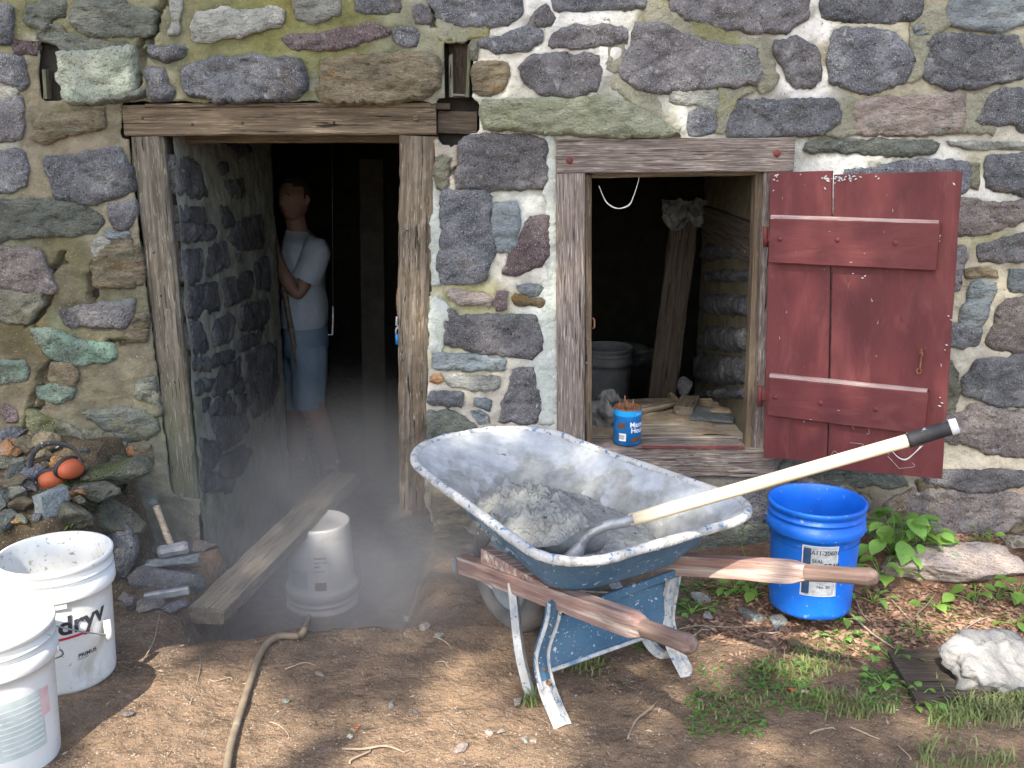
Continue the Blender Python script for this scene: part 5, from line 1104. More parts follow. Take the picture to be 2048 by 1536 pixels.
# blue bucket
c = P(1635, 997, z=.385); c = Vector((c.x, c.y, .032))
b3, T_, rr = bucket('blue_bucket', 'bright blue plastic bucket with scuffed paper label beside the wheelbarrow handle', c, (M['bluep'], M['bluep']), r0=.125, r1=.148, h=.352)
a = -math.pi / 2 - .55
me = wrap(patch(.108, .165, 12, 6), rr, .085, a, .001); me.name = 'label'; ca_(b3, T_, me, M['label'])
me = wrap(patch(.022, .15, 3, 6), rr, .092, a + .03, .0018); me.name = 'label_band'; ca_(b3, T_, me, M['navy'])
for (x, y, w_, h_) in ((0, 0, .108, .002), (0, .163, .108, .002), (0, 0, .002, .165), (.106, 0, .002, .165)):
    me = wrap(patch(w_, h_, 8, 4), rr, .085 + y, a + x / .137, .0022); me.name = 'label_border'; ca_(b3, T_, me, M['white'])
for s, sz, z, dx in (('A11-20601', .019, .222, .026), ('5748', .024, .178, .066), ('SEAL', .016, .196, .030), ('L', .03, .155, .03), ('FINISH', .017, .135, .036), ('No. 20', .014, .112, .05)):
    me = wrap(text_mesh(s, sz, .0002), rr, z, a + dx / .137, .0024); ca_(b3, T_, me, M['ink'])
bail(b3, T_, rr, R(72), .262, R(86), .10, M['iron'], earm=M['bluep'])
lathe('water', M['navy'], [(0, .235), (.1375, .235)], T_, b3, 48)
# upturned bucket under the plank
c = Vector((P(660, 1168, z=-.45).x, .46, -.45)); c.z = gz(c.x, c.y) + .005
b4, T_, rr = bucket('upturned_bucket', 'upside-down white bucket with faded labels standing in the pit under the plank', c + Vector((0, 0, .365)), (M['cream'], M['cream_in']), rot=Euler((math.pi, 0, 0)))
# on the turned bucket angles run the other way: labels wrapped with mirrored x
def wrap_inv(me, z0, a0, off=.0015):
    for v in me.vertices:
        z = z0 - v.co.y; r_ = rr(z) + off; a_ = a0 - v.co.x / rr(z); v.co = Vector((r_ * math.cos(a_), r_ * math.sin(a_), z))
    me.flip_normals(); me.update(); return me
a = math.pi / 2
me = wrap_inv(patch(.052, .12, 6, 5), .17, a + .02); me.name = 'label'; ca_(b4, T_, me, M['cream'])
for k, (t, s_) in enumerate((('PRIMUS', .014), ('BASE COAT', .010), ('MIX', .014), ('CAUTION', .009))):
    me = wrap_inv(text_mesh(t, s_, .0003), .12 + .018 * k, a + .0, .002); ca_(b4, T_, me, M['ink'])
me = wrap_inv(patch(.045, .035, 5, 3), .255, a, .002); me.name = 'print_block'; ca_(b4, T_, me, M['brown'])
me = wrap_inv(patch(.085, .075, 8, 4), .25, a + .85, .0012); me.name = 'faded_label'; ca_(b4, T_, me, M['inkfade'])
# hose
hp = [(452, 1560), (462, 1500), (480, 1438), (500, 1375), (520, 1318), (540, 1290), (562, 1280), (598, 1279)]
pts = [G(x, y, .013) for x, y in hp] + [G(612, 1262, .014), G(618, 1240, .014), G(624, 1217, .014), G(650, 1213, .012), G(690, 1212, .012), G(712, 1198, .012), G(724, 1170, .012), G(722, 1120, .012)]
o = tube('garden_hose', M['hose'], pts, .0100, None, 12, 8); tag(o, 'dusty tan hose running from the bottom of the picture into the doorway pit', 'hose')

# ------------------------------------------------------------------ wheelbarrow
n_ = math.hypot(.55, .83); WA = Vector((.55 / n_, -.83 / n_, 0)); WP = Vector((.83 / n_, .55 / n_, 0)); WO = Vector((-.02, -.65, 0))
def L(a, p, z): return WO + WA * a + WP * p + Vector((0, 0, z))
def wheelbarrow():
    root = thing('wheelbarrow', 'battered blue wheelbarrow with wooden handles and cement-caked tray', 'wheelbarrow', L(.2, .05, 0))
    PC = .062
    def outline(a0, a1, w0, w1, r0, r1, n=14):
        """rounded four-sided loop, front (a0) narrower than rear (a1); returns (a, p)"""
        out = []
        for (ca, cp, r, s) in ((a1 - r1, w1 - r1, r1, 0), (a0 + r0, w0 - r0, r0, 90), (a0 + r0, -w0 + r0, r0, 180), (a1 - r1, -w1 + r1, r1, 270)):
            for k in range(n + 1):
                t = R(s + 90 * k / n); out.append((ca + r * math.cos(t), cp + r * math.sin(t)))
        # even out the straight sides
        res = []; m_ = len(out)
        for i in range(m_):
            p_, q_ = Vector(out[i]), Vector(out[(i + 1) % m_]); d = (q_ - p_).length; k = max(1, int(round(d / .05)))
            if i % (n + 1) == n: k = 7
            for j in range(k): res.append(tuple(p_ + (q_ - p_) * j / k))
        return res
    # f: 0 rim .. 1 floor
    def loop(f):
        g = f ** 1.25
        a0 = -.345 + .36 * f; a1 = .665 - .15 * f; w0 = .275 - .10 * f; w1 = .335 - .125 * f
        r0 = .235 - .09 * f; r1 = .14 - .04 * f
        z = .522 - (.522 - .356) * g
        return [(a, p + PC, z + (a - .3) * (.03 * f) + (.012 * sm((-.0 - a) / .3)) * (1 - f)) for (a, p) in outline(a0, a1, min(w0, 9), w1, min(r0, w0 - .01), r1)]
    fs = [0, .08, .2, .35, .5, .65, .78, .88, .95, 1.0]
    def shell(name, mat, off, fl):
        V = []; F_ = []; lv = []
        for f in fs:
            lp = loop(f); ca = sum(p[0] for p in lp) / len(lp)
            lv.append([L(a + (ca - a) * off, p + (PC - p) * off, z + off * .12) for a, p, z in lp])
        n = min(len(x) for x in lv); m_ = len(lv[0])
        for lp in lv: V += lp
        for i in range(len(fs) - 1):
            for k in range(m_):
                j = (k + 1) % m_; q = (i * m_ + k, i * m_ + j, (i + 1) * m_ + j, (i + 1) * m_ + k); F_.append(q if fl else tuple(reversed(q)))
        b = (len(fs) - 1) * m_; c_ = len(V); V.append(sum((V[b + k] for k in range(m_)), Vector()) / m_ + Vector((0, 0, -.004)))
        for k in range(m_):
            q = (b + k, b + (k + 1) % m_, c_); F_.append(q if fl else tuple(reversed(q)))
        # dents
        V = [v + Vector((0, 0, 1)) * 0 + Vector((fr(v.x, v.y, v.z, 5, 3), fr(v.y, v.z, v.x, 5, 3), 0)) * .004 for v in V]
        return mk(name, V, F_, mat, root)
    shell('tray', M['blue'], 0, False); shell('tray_inside', M['tray_in'], .012, True)
    rim = [L(a, p, z - .002) for a, p, z in loop(0)]; rim = rim + [rim[0], rim[1]]
    V, F_ = sweep(rim, .0125, 10, False); V = [v + (v - Vector((0, 0, 0))).normalized() * 0 + Vector((0, 0, fr(v.x, v.y, v.z, 40, 3) * .003)) for v in V]; mk('rolled_rim', V, F_, M['rim'], root)
    # handles
    def handle(a0, pa, a1, pb, seed):
        A, B = L(a0, pa, .155), L(a1, pb, .462); d = (B - A).normalized(); side = (WP - d * WP.dot(d)).normalized(); up = side.cross(d) * -1
        if up.z < 0: up = -up
        ln = (B - A).length; V = []; F_ = []; m_ = 16; ks = list(np.linspace(0, ln - .24, 22)) + [ln - .22, ln - .20, ln - .185, ln - .17, ln - .12, ln - .06, ln - .02, ln - .006, ln]
        wdt, hgt = .040, .056
        for s in ks:
            t = sm((s - (ln - .235)) / .06); r_ = .0205 + .002 * sm((s - (ln - .06)) / .04) - .012 * sm((s - (ln - .012)) / .012)
            for k in range(m_):
                th = 2 * math.pi * k / m_; cx, cy = math.cos(th), math.sin(th)
                mx = max(abs(cx), abs(cy)); bx, by = cx / mx * wdt / 2, cy / mx * hgt / 2
                bx *= .96 if mx < .8 else 1; by *= .96 if mx < .8 else 1
                x = bx * (1 - t) + cx * r_ * t; y = by * (1 - t) + cy * r_ * t
                w_ = fr(s * 3, cx, cy + seed, 2, 3) * .0018
                V.append(A + d * s + side * (x + w_) + up * (y + w_))
        for i in range(len(ks) - 1):
            for k in range(m_):
                j = (k + 1) % m_; F_.append((i * m_ + k, (i + 1) * m_ + k, (i + 1) * m_ + j, i * m_ + j))
        F_.append(tuple(range(m_))); F_.append(tuple(reversed([(len(ks) - 1) * m_ + k for k in range(m_)])))
        mtx = Matrix((d, side, d.cross(side))).transposed().to_4x4(); mtx.translation = A; inv = mtx.inverted()
        cut = 24
        nV = [inv @ v for v in V]
        me = mesh('handle', nV[:(cut + 1) * m_], [f for f in F_ if max(f) < (cut + 1) * m_], False); h_ = link('handle', me, M['handle_wood'], root, mtx)
        me = mesh('grip', nV[cut * m_:], [tuple(i - cut * m_ for i in f) for f in F_ if min(f) >= cut * m_], True); link('grip', me, M['grip_wood'], h_, mtx)
    handle(-.2, -.03, 1.0, -.19, 1); handle(-.2, .14, 1.0, .40, 2)
    # wedge risers between handles and tray
    for (pa, pb, sg) in ((-.045, -.115, 1), (.155, .275, 2)):
        V = []; 
        for (a, p) in ((-.04, pa), (.40, pb)):
            zh = .155 + (a + .2) / 1.2 * .307 + .028
            for (dp, top) in ((-.017, 0), (.017, 0), (.017, 1), (-.017, 1)): V.append(L(a, p + dp, zh if not top else (zh + (.05 if a < .1 else .004))))
        mk('riser_wedge', V, [(0, 1, 2, 3), (7, 6, 5, 4), (0, 4, 5, 1), (1, 5, 6, 2), (2, 6, 7, 3), (3, 7, 4, 0)], M['handle_wood'], root, False)
    # wheel
    wc = L(-.05, .055, .165); axm = WP.to_track_quat('Z', 'Y').to_matrix().to_4x4(); axm.translation = wc
    T_ = lathe('wheel', M['metalw'], [(0, -.03), (.03, -.03), (.032, -.016), (.06, -.010), (.09, -.014), (.112, -.02), (.118, -.026), (.118, .026), (.112, .02), (.06, .01), (.032, .016), (.03, .03), (0, .03)], axm, root, 40)
    lathe('tyre', M['tyre'], [(.116, -.028), (.128, -.038), (.150, -.042), (.172, -.036), (.186, -.022), (.190, 0), (.186, .022), (.172, .036), (.150, .042), (.128, .038), (.116, .028)], axm, T_, 56)
    tube('axle', M['iron'], [L(-.05, -.055, .165), L(-.05, .165, .165)], .009, root, 10)
    for p in (-.04, .15): board('axle_bracket', M['bluewhite'], L(-.07, p, .168), L(.0, p - .005 * (1 if p < 0 else -1), .17), (0, 0, 1), .04, .006, root, 7)
    board('front_crossbar', M['iron'], L(-.215, -.055, .15), L(-.215, .165, .15), (0, 0, 1), .05, .03, root, 8, rough=.001)
    # legs
    for sgn, pl, nm in ((-1, -.15, 'near'), (1, .29, 'far')):
        ptop = -.135 if sgn < 0 else .285
        leg = [L(.435, ptop, .315), L(.425, ptop + .0, .26), L(.405, pl, .17), L(.405, pl, .12), L(.428, pl, .07)]
        V, F_ = sweep(smooth_path(leg, 5), .026, 4, True, .36, up=WA); mk('leg', V, F_, M['bluewhite'] if sgn > 0 else M['blue'], root, False)
        # flanges of the pressed channel
        for s2 in (-1, 1):
            q = [v + WP * .019 * s2 + WA * .006 for v in leg]
            V, F_ = sweep(smooth_path(q, 5), .0042, 6, True, 1.8, up=WA); mk('leg_flange', V, F_, M['bluewhite'], root)
        V, F_ = sweep(smooth_path([L(.42, pl, .085), L(.445, pl, .048), L(.506, pl - .003, -.004)], 5), .0275, 4, True, .42, up=WA); mk('foot', V, F_, M['rim'], root, False)
        st = [L(.17, -.085 if sgn < 0 else .225, .25), L(.18, -.09 if sgn < 0 else .235, .225), L(.27, pl + .02 * -sgn, .10), L(.325, pl + .01 * -sgn, .02), L(.36, pl, -.006)] if sgn < 0 else \
             [L(.17, .225, .25), L(.18, .235, .225), L(.29, .27, .09), L(.35, .285, .022), L(.395, .29, .012), L(.42, .29, .03), L(.425, .29, .07)]
        V, F_ = sweep(smooth_path(st, 6), .0185, 4, True, .6, up=WA); mk('strut', V, F_, M['bluewhite'], root, False)
    # plate and bars between the legs
    V = []; n = 16
    for j in range(9):
        for i in range(n + 1):
            p = -.13 + .40 * i / n; z = .105 + .15 * j / 8; V.append(L(.408 + .004 * math.sin(j * .7) + (z - .1) * .08 + .002 * fr(p, z, 1, 12), p, z))
    k = len(V); V += [v + WA * -.004 for v in V]
    F_ = [(j * (n + 1) + i, j * (n + 1) + i + 1, (j + 1) * (n + 1) + i + 1, (j + 1) * (n + 1) + i) for j in range(8) for i in range(n)]; F_ += [tuple(reversed([k + a for a in f])) for f in F_]
    mk('brace_plate', V, F_, M['blue'], root)
    tube('plate_lip', M['bluewhite'], [L(.414, -.13, .104), L(.414, .27, .104)], .006, root, 8)
    board('cross_bar', M['blue'], L(.455, -.10, .285), L(.455, .33, .30), (0, 0, 1), .024, .012, root, 91, rough=.0006)
    board('tie_strap', M['bluewhite'], L(.20, .08, .20), L(.40, .10, .265), WP, .03, .005, root, 92)
    for (a, p, z) in ((.40, -.15, .115), (.425, -.15, .085), (.44, -.12, .30), (.46, .32, .30), (.40, .29, .02)):
        V, F_ = sweep([L(a, p, z), L(a, p, z) + WA * .02], [.006, .005], 8); mk('bolt', V, F_, M['rust'], root)
    return root
wheelbarrow()
# wet mortar heap lying in the tray
def mix():
    V = []; n, m_ = 130, 96; idx = {}; F_ = []
    for j in range(m_ + 1):
        for i in range(n + 1):
            a = -.16 + .70 * i / n; p = -.20 + .50 * j / m_
            e = abs((a - .205) / .315) ** 2.5 + abs((p - .052) / (.200 + .05 * (a - .2))) ** 2.7
            if e > 1.05: continue
            base = .410 + .015 * (1 - e)
            hp = math.exp(-(((a - .22) / .20) ** 2 + ((p + .01) / .11) ** 2)) * .034 + math.exp(-(((a - .05) / .15) ** 2 + ((p - .05) / .13) ** 2)) * .03
            hp *= 1 + .0
            cl = .010 * (1 - noise.voronoi(Vector((a * 34 + fr(a, p, 1, 30, 2) * .5, p * 34, 2)))[0][0] * 1.6) + max(0, fr(a, p, 3, 24, 5)) * .036 + fr(a, p, 6, 55, 4) * .014 - .012 * max(0, 1 - abs(nz(a, p, 2, 30)) * 9)
            amt = sm(hp / .035)
            smooth_ = .3 + .7 * amt
            z = base + hp + cl * smooth_ - .03 * sm((e - .82) / .23)
            idx[(i, j)] = len(V); V.append(L(a, p, z))
    for j in range(m_):
        for i in range(n):
            q = [idx.get(k) for k in ((i, j), (i + 1, j), (i + 1, j + 1), (i, j + 1))]
            if None not in q: F_.append(tuple(q))
    o = mk('mortar_mix', V, F_, M['cement_wet']); tag(o, 'lumpy wet grey mortar heaped in the wheelbarrow tray', 'mortar')
    rnd = random.Random(4)
    for k in range(60):
        a, p = .16 + rnd.gauss(0, .12), .0 + rnd.gauss(0, .07); rock('clod', M['cement_wet'], L(a, p, .452 - .25 * ((a - .18) ** 2 + p * p) ** .5), rnd.uniform(.008, .026), o, 600 + k, 2, flat=.9)
    o = rock('mortar_splat', M['cement_wet'], L(-.215, .115, .465), (.07, .05, .02), None, 88, 3, (.9, -.5, .4)); tag(o, 'small mortar splat stuck high on the tray wall', 'mortar splat')
mix()
# shovel
def shovel():
    tip = P(1912, 852, d=2.16); s0 = P(1262, 1040, d=2.43); dr = (tip - s0).normalized()
    root = thing('shovel', 'shovel with cream wooden handle and black grip, blade in the mortar', 'shovel', s0)
    g0 = P(1815, 881, d=2.185)
    def seg(nm, m_, a, b, r0, r1):
        F0 = frame_from(a, b, Vector((0, 0, 1))); l = (b - a).length; V, F_ = sweep([Vector((l * k / 14, 0, .0)) for k in range(15)], [r0 + (r1 - r0) * k / 14 for k in range(15)], 18); mk(nm, V, F_, m_, root, True, F0)
    seg('handle', M['ash'], s0, g0 + dr * .01, .0165, .0145); seg('grip', M['black'], g0, tip, .0172, .0165); seg('grip_end', M['label'], tip - dr * .012, tip + dr * .004, .0182, .0168)
    k1 = P(1210, 1052, d=2.44); k2 = P(1180, 1068, d=2.44); k3 = P(1163, 1088, d=2.45); k4 = k3 + Vector((-.03, .02, -.035))
    kb = P(1152, 1106, d=2.45); kc = P(1142, 1122, d=2.47)
    tube('socket', M['iron'], [s0 + dr * .012, s0 - dr * .02, k1, k2, k3, kb, kc], [.0195, .0185, .0170, .0165, .019, .026, .036], root, 16, 6, .75, up=(.3, .3, 1))
    path = smooth_path([k1.lerp(k2, .3), k2, k3, k4, k4 + Vector((-.07, .05, -.03))], 4); V = []; n = 12; sd_ = Vector((.80, .45, -.38)).normalized()
    for j, p in enumerate(path):
        t = j / (len(path) - 1); w_ = .015 + .045 * sm(t * 1.5)
        for i in range(n + 1):
            u = (i / n - .5) * 2; V.append(p + sd_ * (u * w_) + Vector((.012, -.004, .010)) * (u * u * 1.6 + (.6 if abs(u) < .15 else 0) * (1 - t)))
    mk('blade', V, [(j * (n + 1) + i, j * (n + 1) + i + 1, (j + 1) * (n + 1) + i + 1, (j + 1) * (n + 1) + i) for j in range(len(path) - 1) for i in range(n)], M['iron'], root)
shovel()

# ------------------------------------------------------------------ rubble ledge at the left with what lies on it
def rk(px, py, s, m, lab, cat='stone', seed=0, name='rubble_stone', z=None, sub=3, rot=None, cut=9, group=None, sink=.25):
    """stone resting where the photograph shows its middle; s = (length, width, height)"""
    p = G(px, py); o = rock(name, M[m], p + Vector((0, 0, s[2] * (.5 - sink) if z is None else z)), s, None, seed, sub, rot, cut=cut)
    return tag(o, lab, cat, group)
LG = 'loose stones on the rubble ledge'
rk(93, 885, (.16, .07, .03), 'b', 'pale blue-grey flat slate leaning on the ledge behind the ear muffs', seed=1, rot=(.5, .3, -.7), group=LG)
rk(28, 878, (.13, .09, .07), 'd', 'dark grey stone at the far left back of the ledge', seed=2, group=LG)
rk(20, 905, (.12, .10, .08), 'o', 'reddish brown stone at the left edge, behind the ear muffs', seed=3, group=LG)
rk(65, 905, (.13, .10, .09), 't', 'tan stone just left of the ear muff band', seed=4, group=LG)
rk(95, 895, (.10, .10, .09), 't', 'ochre stone inside the loop of the ear muffs', seed=5, group=LG)
rk(85, 928, (.11, .09, .07), 't', 'light ochre stone showing through the ear muff band', seed=6, group=LG)
rk(112, 932, (.06, .05, .05), 'o', 'small orange-brown stone beside the orange cups', seed=7, group=LG)
rk(40, 932, (.08, .06, .05), 'g', 'small grey-green cobble among the ledge stones', seed=8, group=LG)
rk(8, 935, (.10, .07, .06), 'm', 'brown mossy cobble at the left edge under the reddish stone', seed=9, group=LG)
rk(30, 955, (.12, .08, .06), 'g', 'dull green-grey stone left of the ear muffs', seed=10, group=LG)
rk(62, 952, (.12, .08, .06), 'd', 'dark stone touching the ear muff band', seed=11, group=LG)
rk(20, 972, (.16, .10, .05), 't', 'flat tan stone leaning at the left edge of the ledge', seed=12, rot=(.2, -.3, -.5), group=LG)
rk(52, 978, (.12, .06, .04), 'q', 'thin rosy-brown slab below the ear muffs', seed=13, rot=(.1, .3, -.4), group=LG)
rk(25, 1000, (.13, .09, .07), 'm', 'rounded mossy stone above the white buckets', seed=14, group=LG)
rk(3, 1010, (.10, .10, .08), 'g', 'green-grey stone cut by the left edge above the bucket', seed=15, group=LG)
rk(43, 1018, (.15, .09, .055), 't', 'tan stone with a dark broken corner left of the grey block', seed=16, group=LG)
rk(8, 1050, (.13, .09, .06), 'g', 'grey stone half behind the white bucket rim', seed=17, group=LG)
rk(45, 1042, (.08, .04, .03), 'g', 'small grey shard in front of the tan stone', seed=18, group=LG)
rk(130, 985, (.08, .06, .04), 'm', 'mossy pebble right of the ear muffs', seed=19, group=LG)
for k in range(26):
    x, y = random.uniform(0, 175), random.uniform(880, 1045); rk(x, y, (random.uniform(.03, .07),) * 2 + (random.uniform(.02, .045),), random.choice('tgdmo'), 'small rubble chip lying in the dirt of the stone ledge', seed=700 + k, sub=2, name='rubble_chip', group='small rubble chips on the ledge')
o = board('slate_block', M['b'], G(80, 1032) + Vector((0, 0, .024)), G(132, 1014) + Vector((0, 0, .028)), (.5, .8, .0), .085, .05, None, 111, rough=.003)
tag(o, 'grey layered slate block lying in front of the ear muffs', 'slate')
# the mossy edging stones of the ledge and the big stones under it
rk(205, 958, (.34, .17, .10), 'md', 'long mossy stone slab edging the rubble ledge', seed=21, rot=(.05, -.1, .35), cut=8, name='edging_stone')
rk(232, 948, (.13, .11, .10), 'md', 'grey-green stone end sticking out of the mossy slab', seed=22, rot=(.1, 0, .2), name='edging_stone')
rk(190, 1000, (.17, .11, .10), 'md', 'grey stone under the mossy edging slab', seed=23, rot=(.2, 0, .1), name='edging_stone')
rk(222, 1045, (.23, .17, .17), 'md', 'large grey boulder facing out of the ledge beside the bucket', seed=24, rot=(.1, .15, .1), cut=9, z=.0, name='edging_stone')
rk(150, 1030, (.16, .12, .14), 'md', 'dark mossy stone between the boulder and the bucket rim', seed=25, z=.0, name='edging_stone')
rk(236, 1110, (.14, .12, .22), 'd', 'tall dark stone low under the ledge right of the bucket', seed=26, rot=(0, .1, .3), z=.02, name='edging_stone')
rk(358, 1092, (.33, .22, .075), 'q', 'flat rounded threshold stone with the hammer on it at the post foot', seed=29, rot=(.0, -.05, .15), cut=4, z=.0, name='threshold_stone')
rk(330, 1160, (.30, .16, .13), 'd', 'dark stone block below the flat threshold stone', seed=30, rot=(0, 0, .1), z=.0, name='threshold_stone')
rk(258, 1215, (.09, .08, .07), 'q', 'pinkish squarish stone on the dirt right of the white bucket', seed=31, z=.02)
rk(300, 1218, (.11, .08, .05), 'q', 'low reddish-brown stone right of the squarish one', seed=32, z=.012)
rk(350, 1222, (.08, .10, .05), 'd', 'small dark stone near the low end of the plank', seed=33, z=.012)
for (x, y, s, lab) in ((1505, 1238, .10, 'grey flat stone under the far wheelbarrow handle'), (1556, 1250, .09, 'tan long stone touching the grey flat stone'), (1400, 1203, .07, 'round grey stone by the far leg of the wheelbarrow'), (1415, 1238, .045, 'small grey stone right of the far leg'), (1590, 1290, .07, 'mossy tan stone at the start of the grass strip')):
    rk(x, y, (s, s * .7, s * .4), 'w' if 'grey' in lab else 't', lab, seed=int(x), z=.012, name='loose_stone')
rk(1035, 1405, (.03, .05, .02), 'k', 'small white pebble pair left of the near wheelbarrow foot', seed=40, name='loose_stone')
for (x, y, s) in ((975, 1467, .035), (1001, 1465, .028), (922, 1500, .05), (255, 1432, .045), (640, 1350, .03), (1050, 1483, .03), (1068, 1484, .028), (570, 1403, .035), (782, 1412, .03), (850, 1255, .06), (815, 1240, .05), (880, 1273, .04), (700, 1475, .022), (1610, 1385, .03), (1150, 1392, .03), (830, 1425, .03)):
    rk(x, y, (s, s * .7, s * .4), random.choice('wqk'), 'small pale stone lying loose on the brown dirt', seed=int(x) + 1, z=.004, sub=2, name='loose_stone', group='small loose stones on the dirt')
o = rk(715, 1457, (.02, .014, .008), 'o', 'tiny bright orange chip on the dirt near the bottom', seed=41, z=.004, name='orange_chip'); o.data.materials[0] = M['orange']
o = rk(1587, 1381, (.035, .025, .008), 'o', 'orange brick chip between the grass patches', 'brick chip', seed=42, z=.004, name='brick_chip'); o.data.materials[0] = M['orange']
o = rk(1945, 1140, (.62, .26, .14), 'k', 'long low sunlit pale boulder at the right below the wall', seed=43, rot=(.06, .02, .09), cut=7, z=.012, sub=5, name='flat_boulder', cat='boulder')
rk(2040, 1090, (.16, .12, .07), 'w', 'grey end stone behind the long pale boulder', seed=44, z=.01, sub=4)
# board with a heap of dried mortar
bz = G(1930, 1345); p_ = [P(x, y, z=bz.z + .02) for x, y in ((1775, 1300), (1832, 1398), (2110, 1370), (2090, 1290))]
V = [q + Vector((0, 0, dz)) for dz in (-.02, .0) for q in p_]
o = mk('dark_board', V, [(3, 2, 1, 0), (4, 5, 6, 7), (0, 1, 5, 4), (1, 2, 6, 5), (2, 3, 7, 6), (3, 0, 4, 7)], M['wood_dark'], None, False); tag(o, 'dark wet square board under the mortar heap at the right edge', 'board')
o = rock('mortar_heap', M['cement'], P(1985, 1325, z=bz.z + .05), (.33, .23, .16), None, 45, 5, (0, 0, .2), cut=5); tag(o, 'pile of dried pale mortar lying on the dark board', 'mortar')
def roughen_mesh(o, a, s):
    o.data.shade_smooth()
    for v in o.data.vertices: v.co += v.co.normalized() * (fr(v.co.x, v.co.y, v.co.z, s, 4) * a)
roughen_mesh(o, .022, 22)
for nm, a, s in (('flat_boulder', .014, 9), ('mortar_lump', .02, 30), ('mortar_lump.001', .016, 34), ('mortar_splat', .008, 60)): 
    if nm in bpy.data.objects: roughen_mesh(bpy.data.objects[nm], a, s)

# ear muffs
def muffs():
    c = G(110, 955); c.z += .05; y = c.y + .02
    root = thing('ear_muffs', 'orange ear muffs with black headband lying on the rubble ledge', 'ear muffs', c)
    q = lambda px, py, dy=0.: P(px, py, y=y + dy)
    band = [q(78, 976, -.05), q(66, 955, -.03), q(61, 930, .0), q(66, 908, .02), q(82, 891, .04), q(103, 886, .04), q(128, 889, .02), q(148, 898, .0), q(158, 915, -.02), q(162, 932, -.03)]
    tube('headband', M['black'], band, .0095, root, 10, 5, .45)
    for k, (x, y_, ang, n, cap) in enumerate(((103, 958, 0, Vector((-.15, -.35, .62)), 0), (142, 938, 0, Vector((.55, -.55, .35)), 1))):
        cc = q(x, y_ + (2 if k == 0 else 0), -.03 - .01 * k); nn = Vector((.35, -.75, -.45)).normalized() if k == 0 else Vector((.80, -.50, -.10)).normalized()
        T_ = Matrix.Translation(cc) @ nn.to_track_quat('Z', 'X').to_matrix().to_4x4() @ Matrix.Diagonal((1.0, 1.35 if k else 1.25, 1, 1))
        lathe('cup', M['orange'], [(.031, -.012), (.034, -.006), (.033, .006), (.029, .018), (.022, .026), (.012, .030), (0, .031)], T_, root, 28)
        lathe('cushion', M['black'], [(.02, -.028), (.032, -.028), (.038, -.022), (.038, -.014), (.034, -.010)], T_, root, 28)
    tube('band_wire', M['black'], [q(78, 976, -.05), q(95, 981, -.06), q(115, 978, -.06)], .004, root, 8, 4)
muffs()
def hammer():
    hd = P(346, 1102, z=.075); root = thing('club_hammer', 'club hammer standing head-down on the flat stone, leaning on the wall', 'hammer', hd)
    hd2 = Vector((hd.x, hd.y, hd.z)); up = P(312, 1012, y=hd.y + .09)
    V = []; 
    a, b = hd2 + Vector((-.048, -.012, .0)), hd2 + Vector((.052, .01, .012))
    V, F_ = sweep([a, a.lerp(b, .12), a.lerp(b, .3), a.lerp(b, .7), a.lerp(b, .88), b], [.018, .0235, .022, .022, .0235, .018], 8); mk('head', V, F_, M['iron'], root, False)
    tube('handle', M['wood_pale'], [hd2 + Vector((0, 0, .012)), hd2.lerp(up, .3), hd2.lerp(up, .7), up], [.0105, .0125, .0115, .013], root, 10, 4, .8)
    o = rock('stone_chip', M['b'], P(302, 1000, y=hd.y + .1), (.055, .04, .05), None, 46, 2, (.4, .3, 0), cut=7); tag(o, 'bluish pointed stone chip resting above the hammer handle', 'stone')
hammer()
a, b = P(290, 1195, z=.02), P(378, 1180, z=.035)
o = board('cold_chisel', M['iron'], a, b, (0, 0, 1), .026, .022, None, 121, rough=.001); tag(o, 'short dusty iron bar lying on the stones below the hammer', 'iron bar')
o = board('slate_slip', M['b'], P(292, 1128, z=.045), P(398, 1116, z=.055), (0, 1, 0), .06, .010, None, 122, rough=.003); tag(o, 'thin slate slip under the front edge of the threshold stone', 'slate')
# things half seen inside the window
c = Vector((P(1212, 760, y=1.75).x, 1.75, P(1212, 820, y=1.75).z))
bb = bucket('white_bucket', 'grey-white bucket standing inside the dark cellar, seen through the window', c, (M['dkgrey'], M['dkgrey']), scale=.95)
rock_ = rock('rubble_sack', M['plastic'], P(1235, 715, y=2.2), (.5, .3, .18), None, 51, 4, (0, 0, 0)); tag(rock_, 'crumpled pale sheeting deep in the cellar behind the bucket', 'plastic sheet')
for nm, x, y, yy, w_, h_, m_ in (('cellar_crate', 1235, 850, 1.85, .8, .42, 'wood_dark'),):
    p = P(x, y, y=yy); V = [(p.x + a * w_ / 2, yy + b * .25 + .1, c.z - .004 - (0 if t else c.z + .45)) for t in (0, 1) for b in (-1, 1) for a in (-1, 1)]
    o = mk(nm, V, [(0, 2, 3, 1), (4, 5, 7, 6), (0, 1, 5, 4), (2, 6, 7, 3), (0, 4, 6, 2), (1, 3, 7, 5)], M[m_], None, False); tag(o, 'dark wooden box in the cellar with the grey-white bucket on it', 'box')
o = rock('foil_bundle', M['iron'], P(1370, 772, y=1.0), (.10, .08, .09), None, 53, 3); tag(o, 'dull bluish bundle beside the foot of the leaning board', 'bundle')
o = tube('green_cord', M['leaf2'], [P(1452, 1035, z=.2), P(1475, 1045, z=.17), P(1487, 1065, z=.13), P(1483, 1090, z=.08), P(1492, 1115, z=.04)], .0018, None, 5, 5); tag(o, 'thin pale green cord hanging from the tray rim', 'cord')  # a thin cord, no plant: one plain green tube

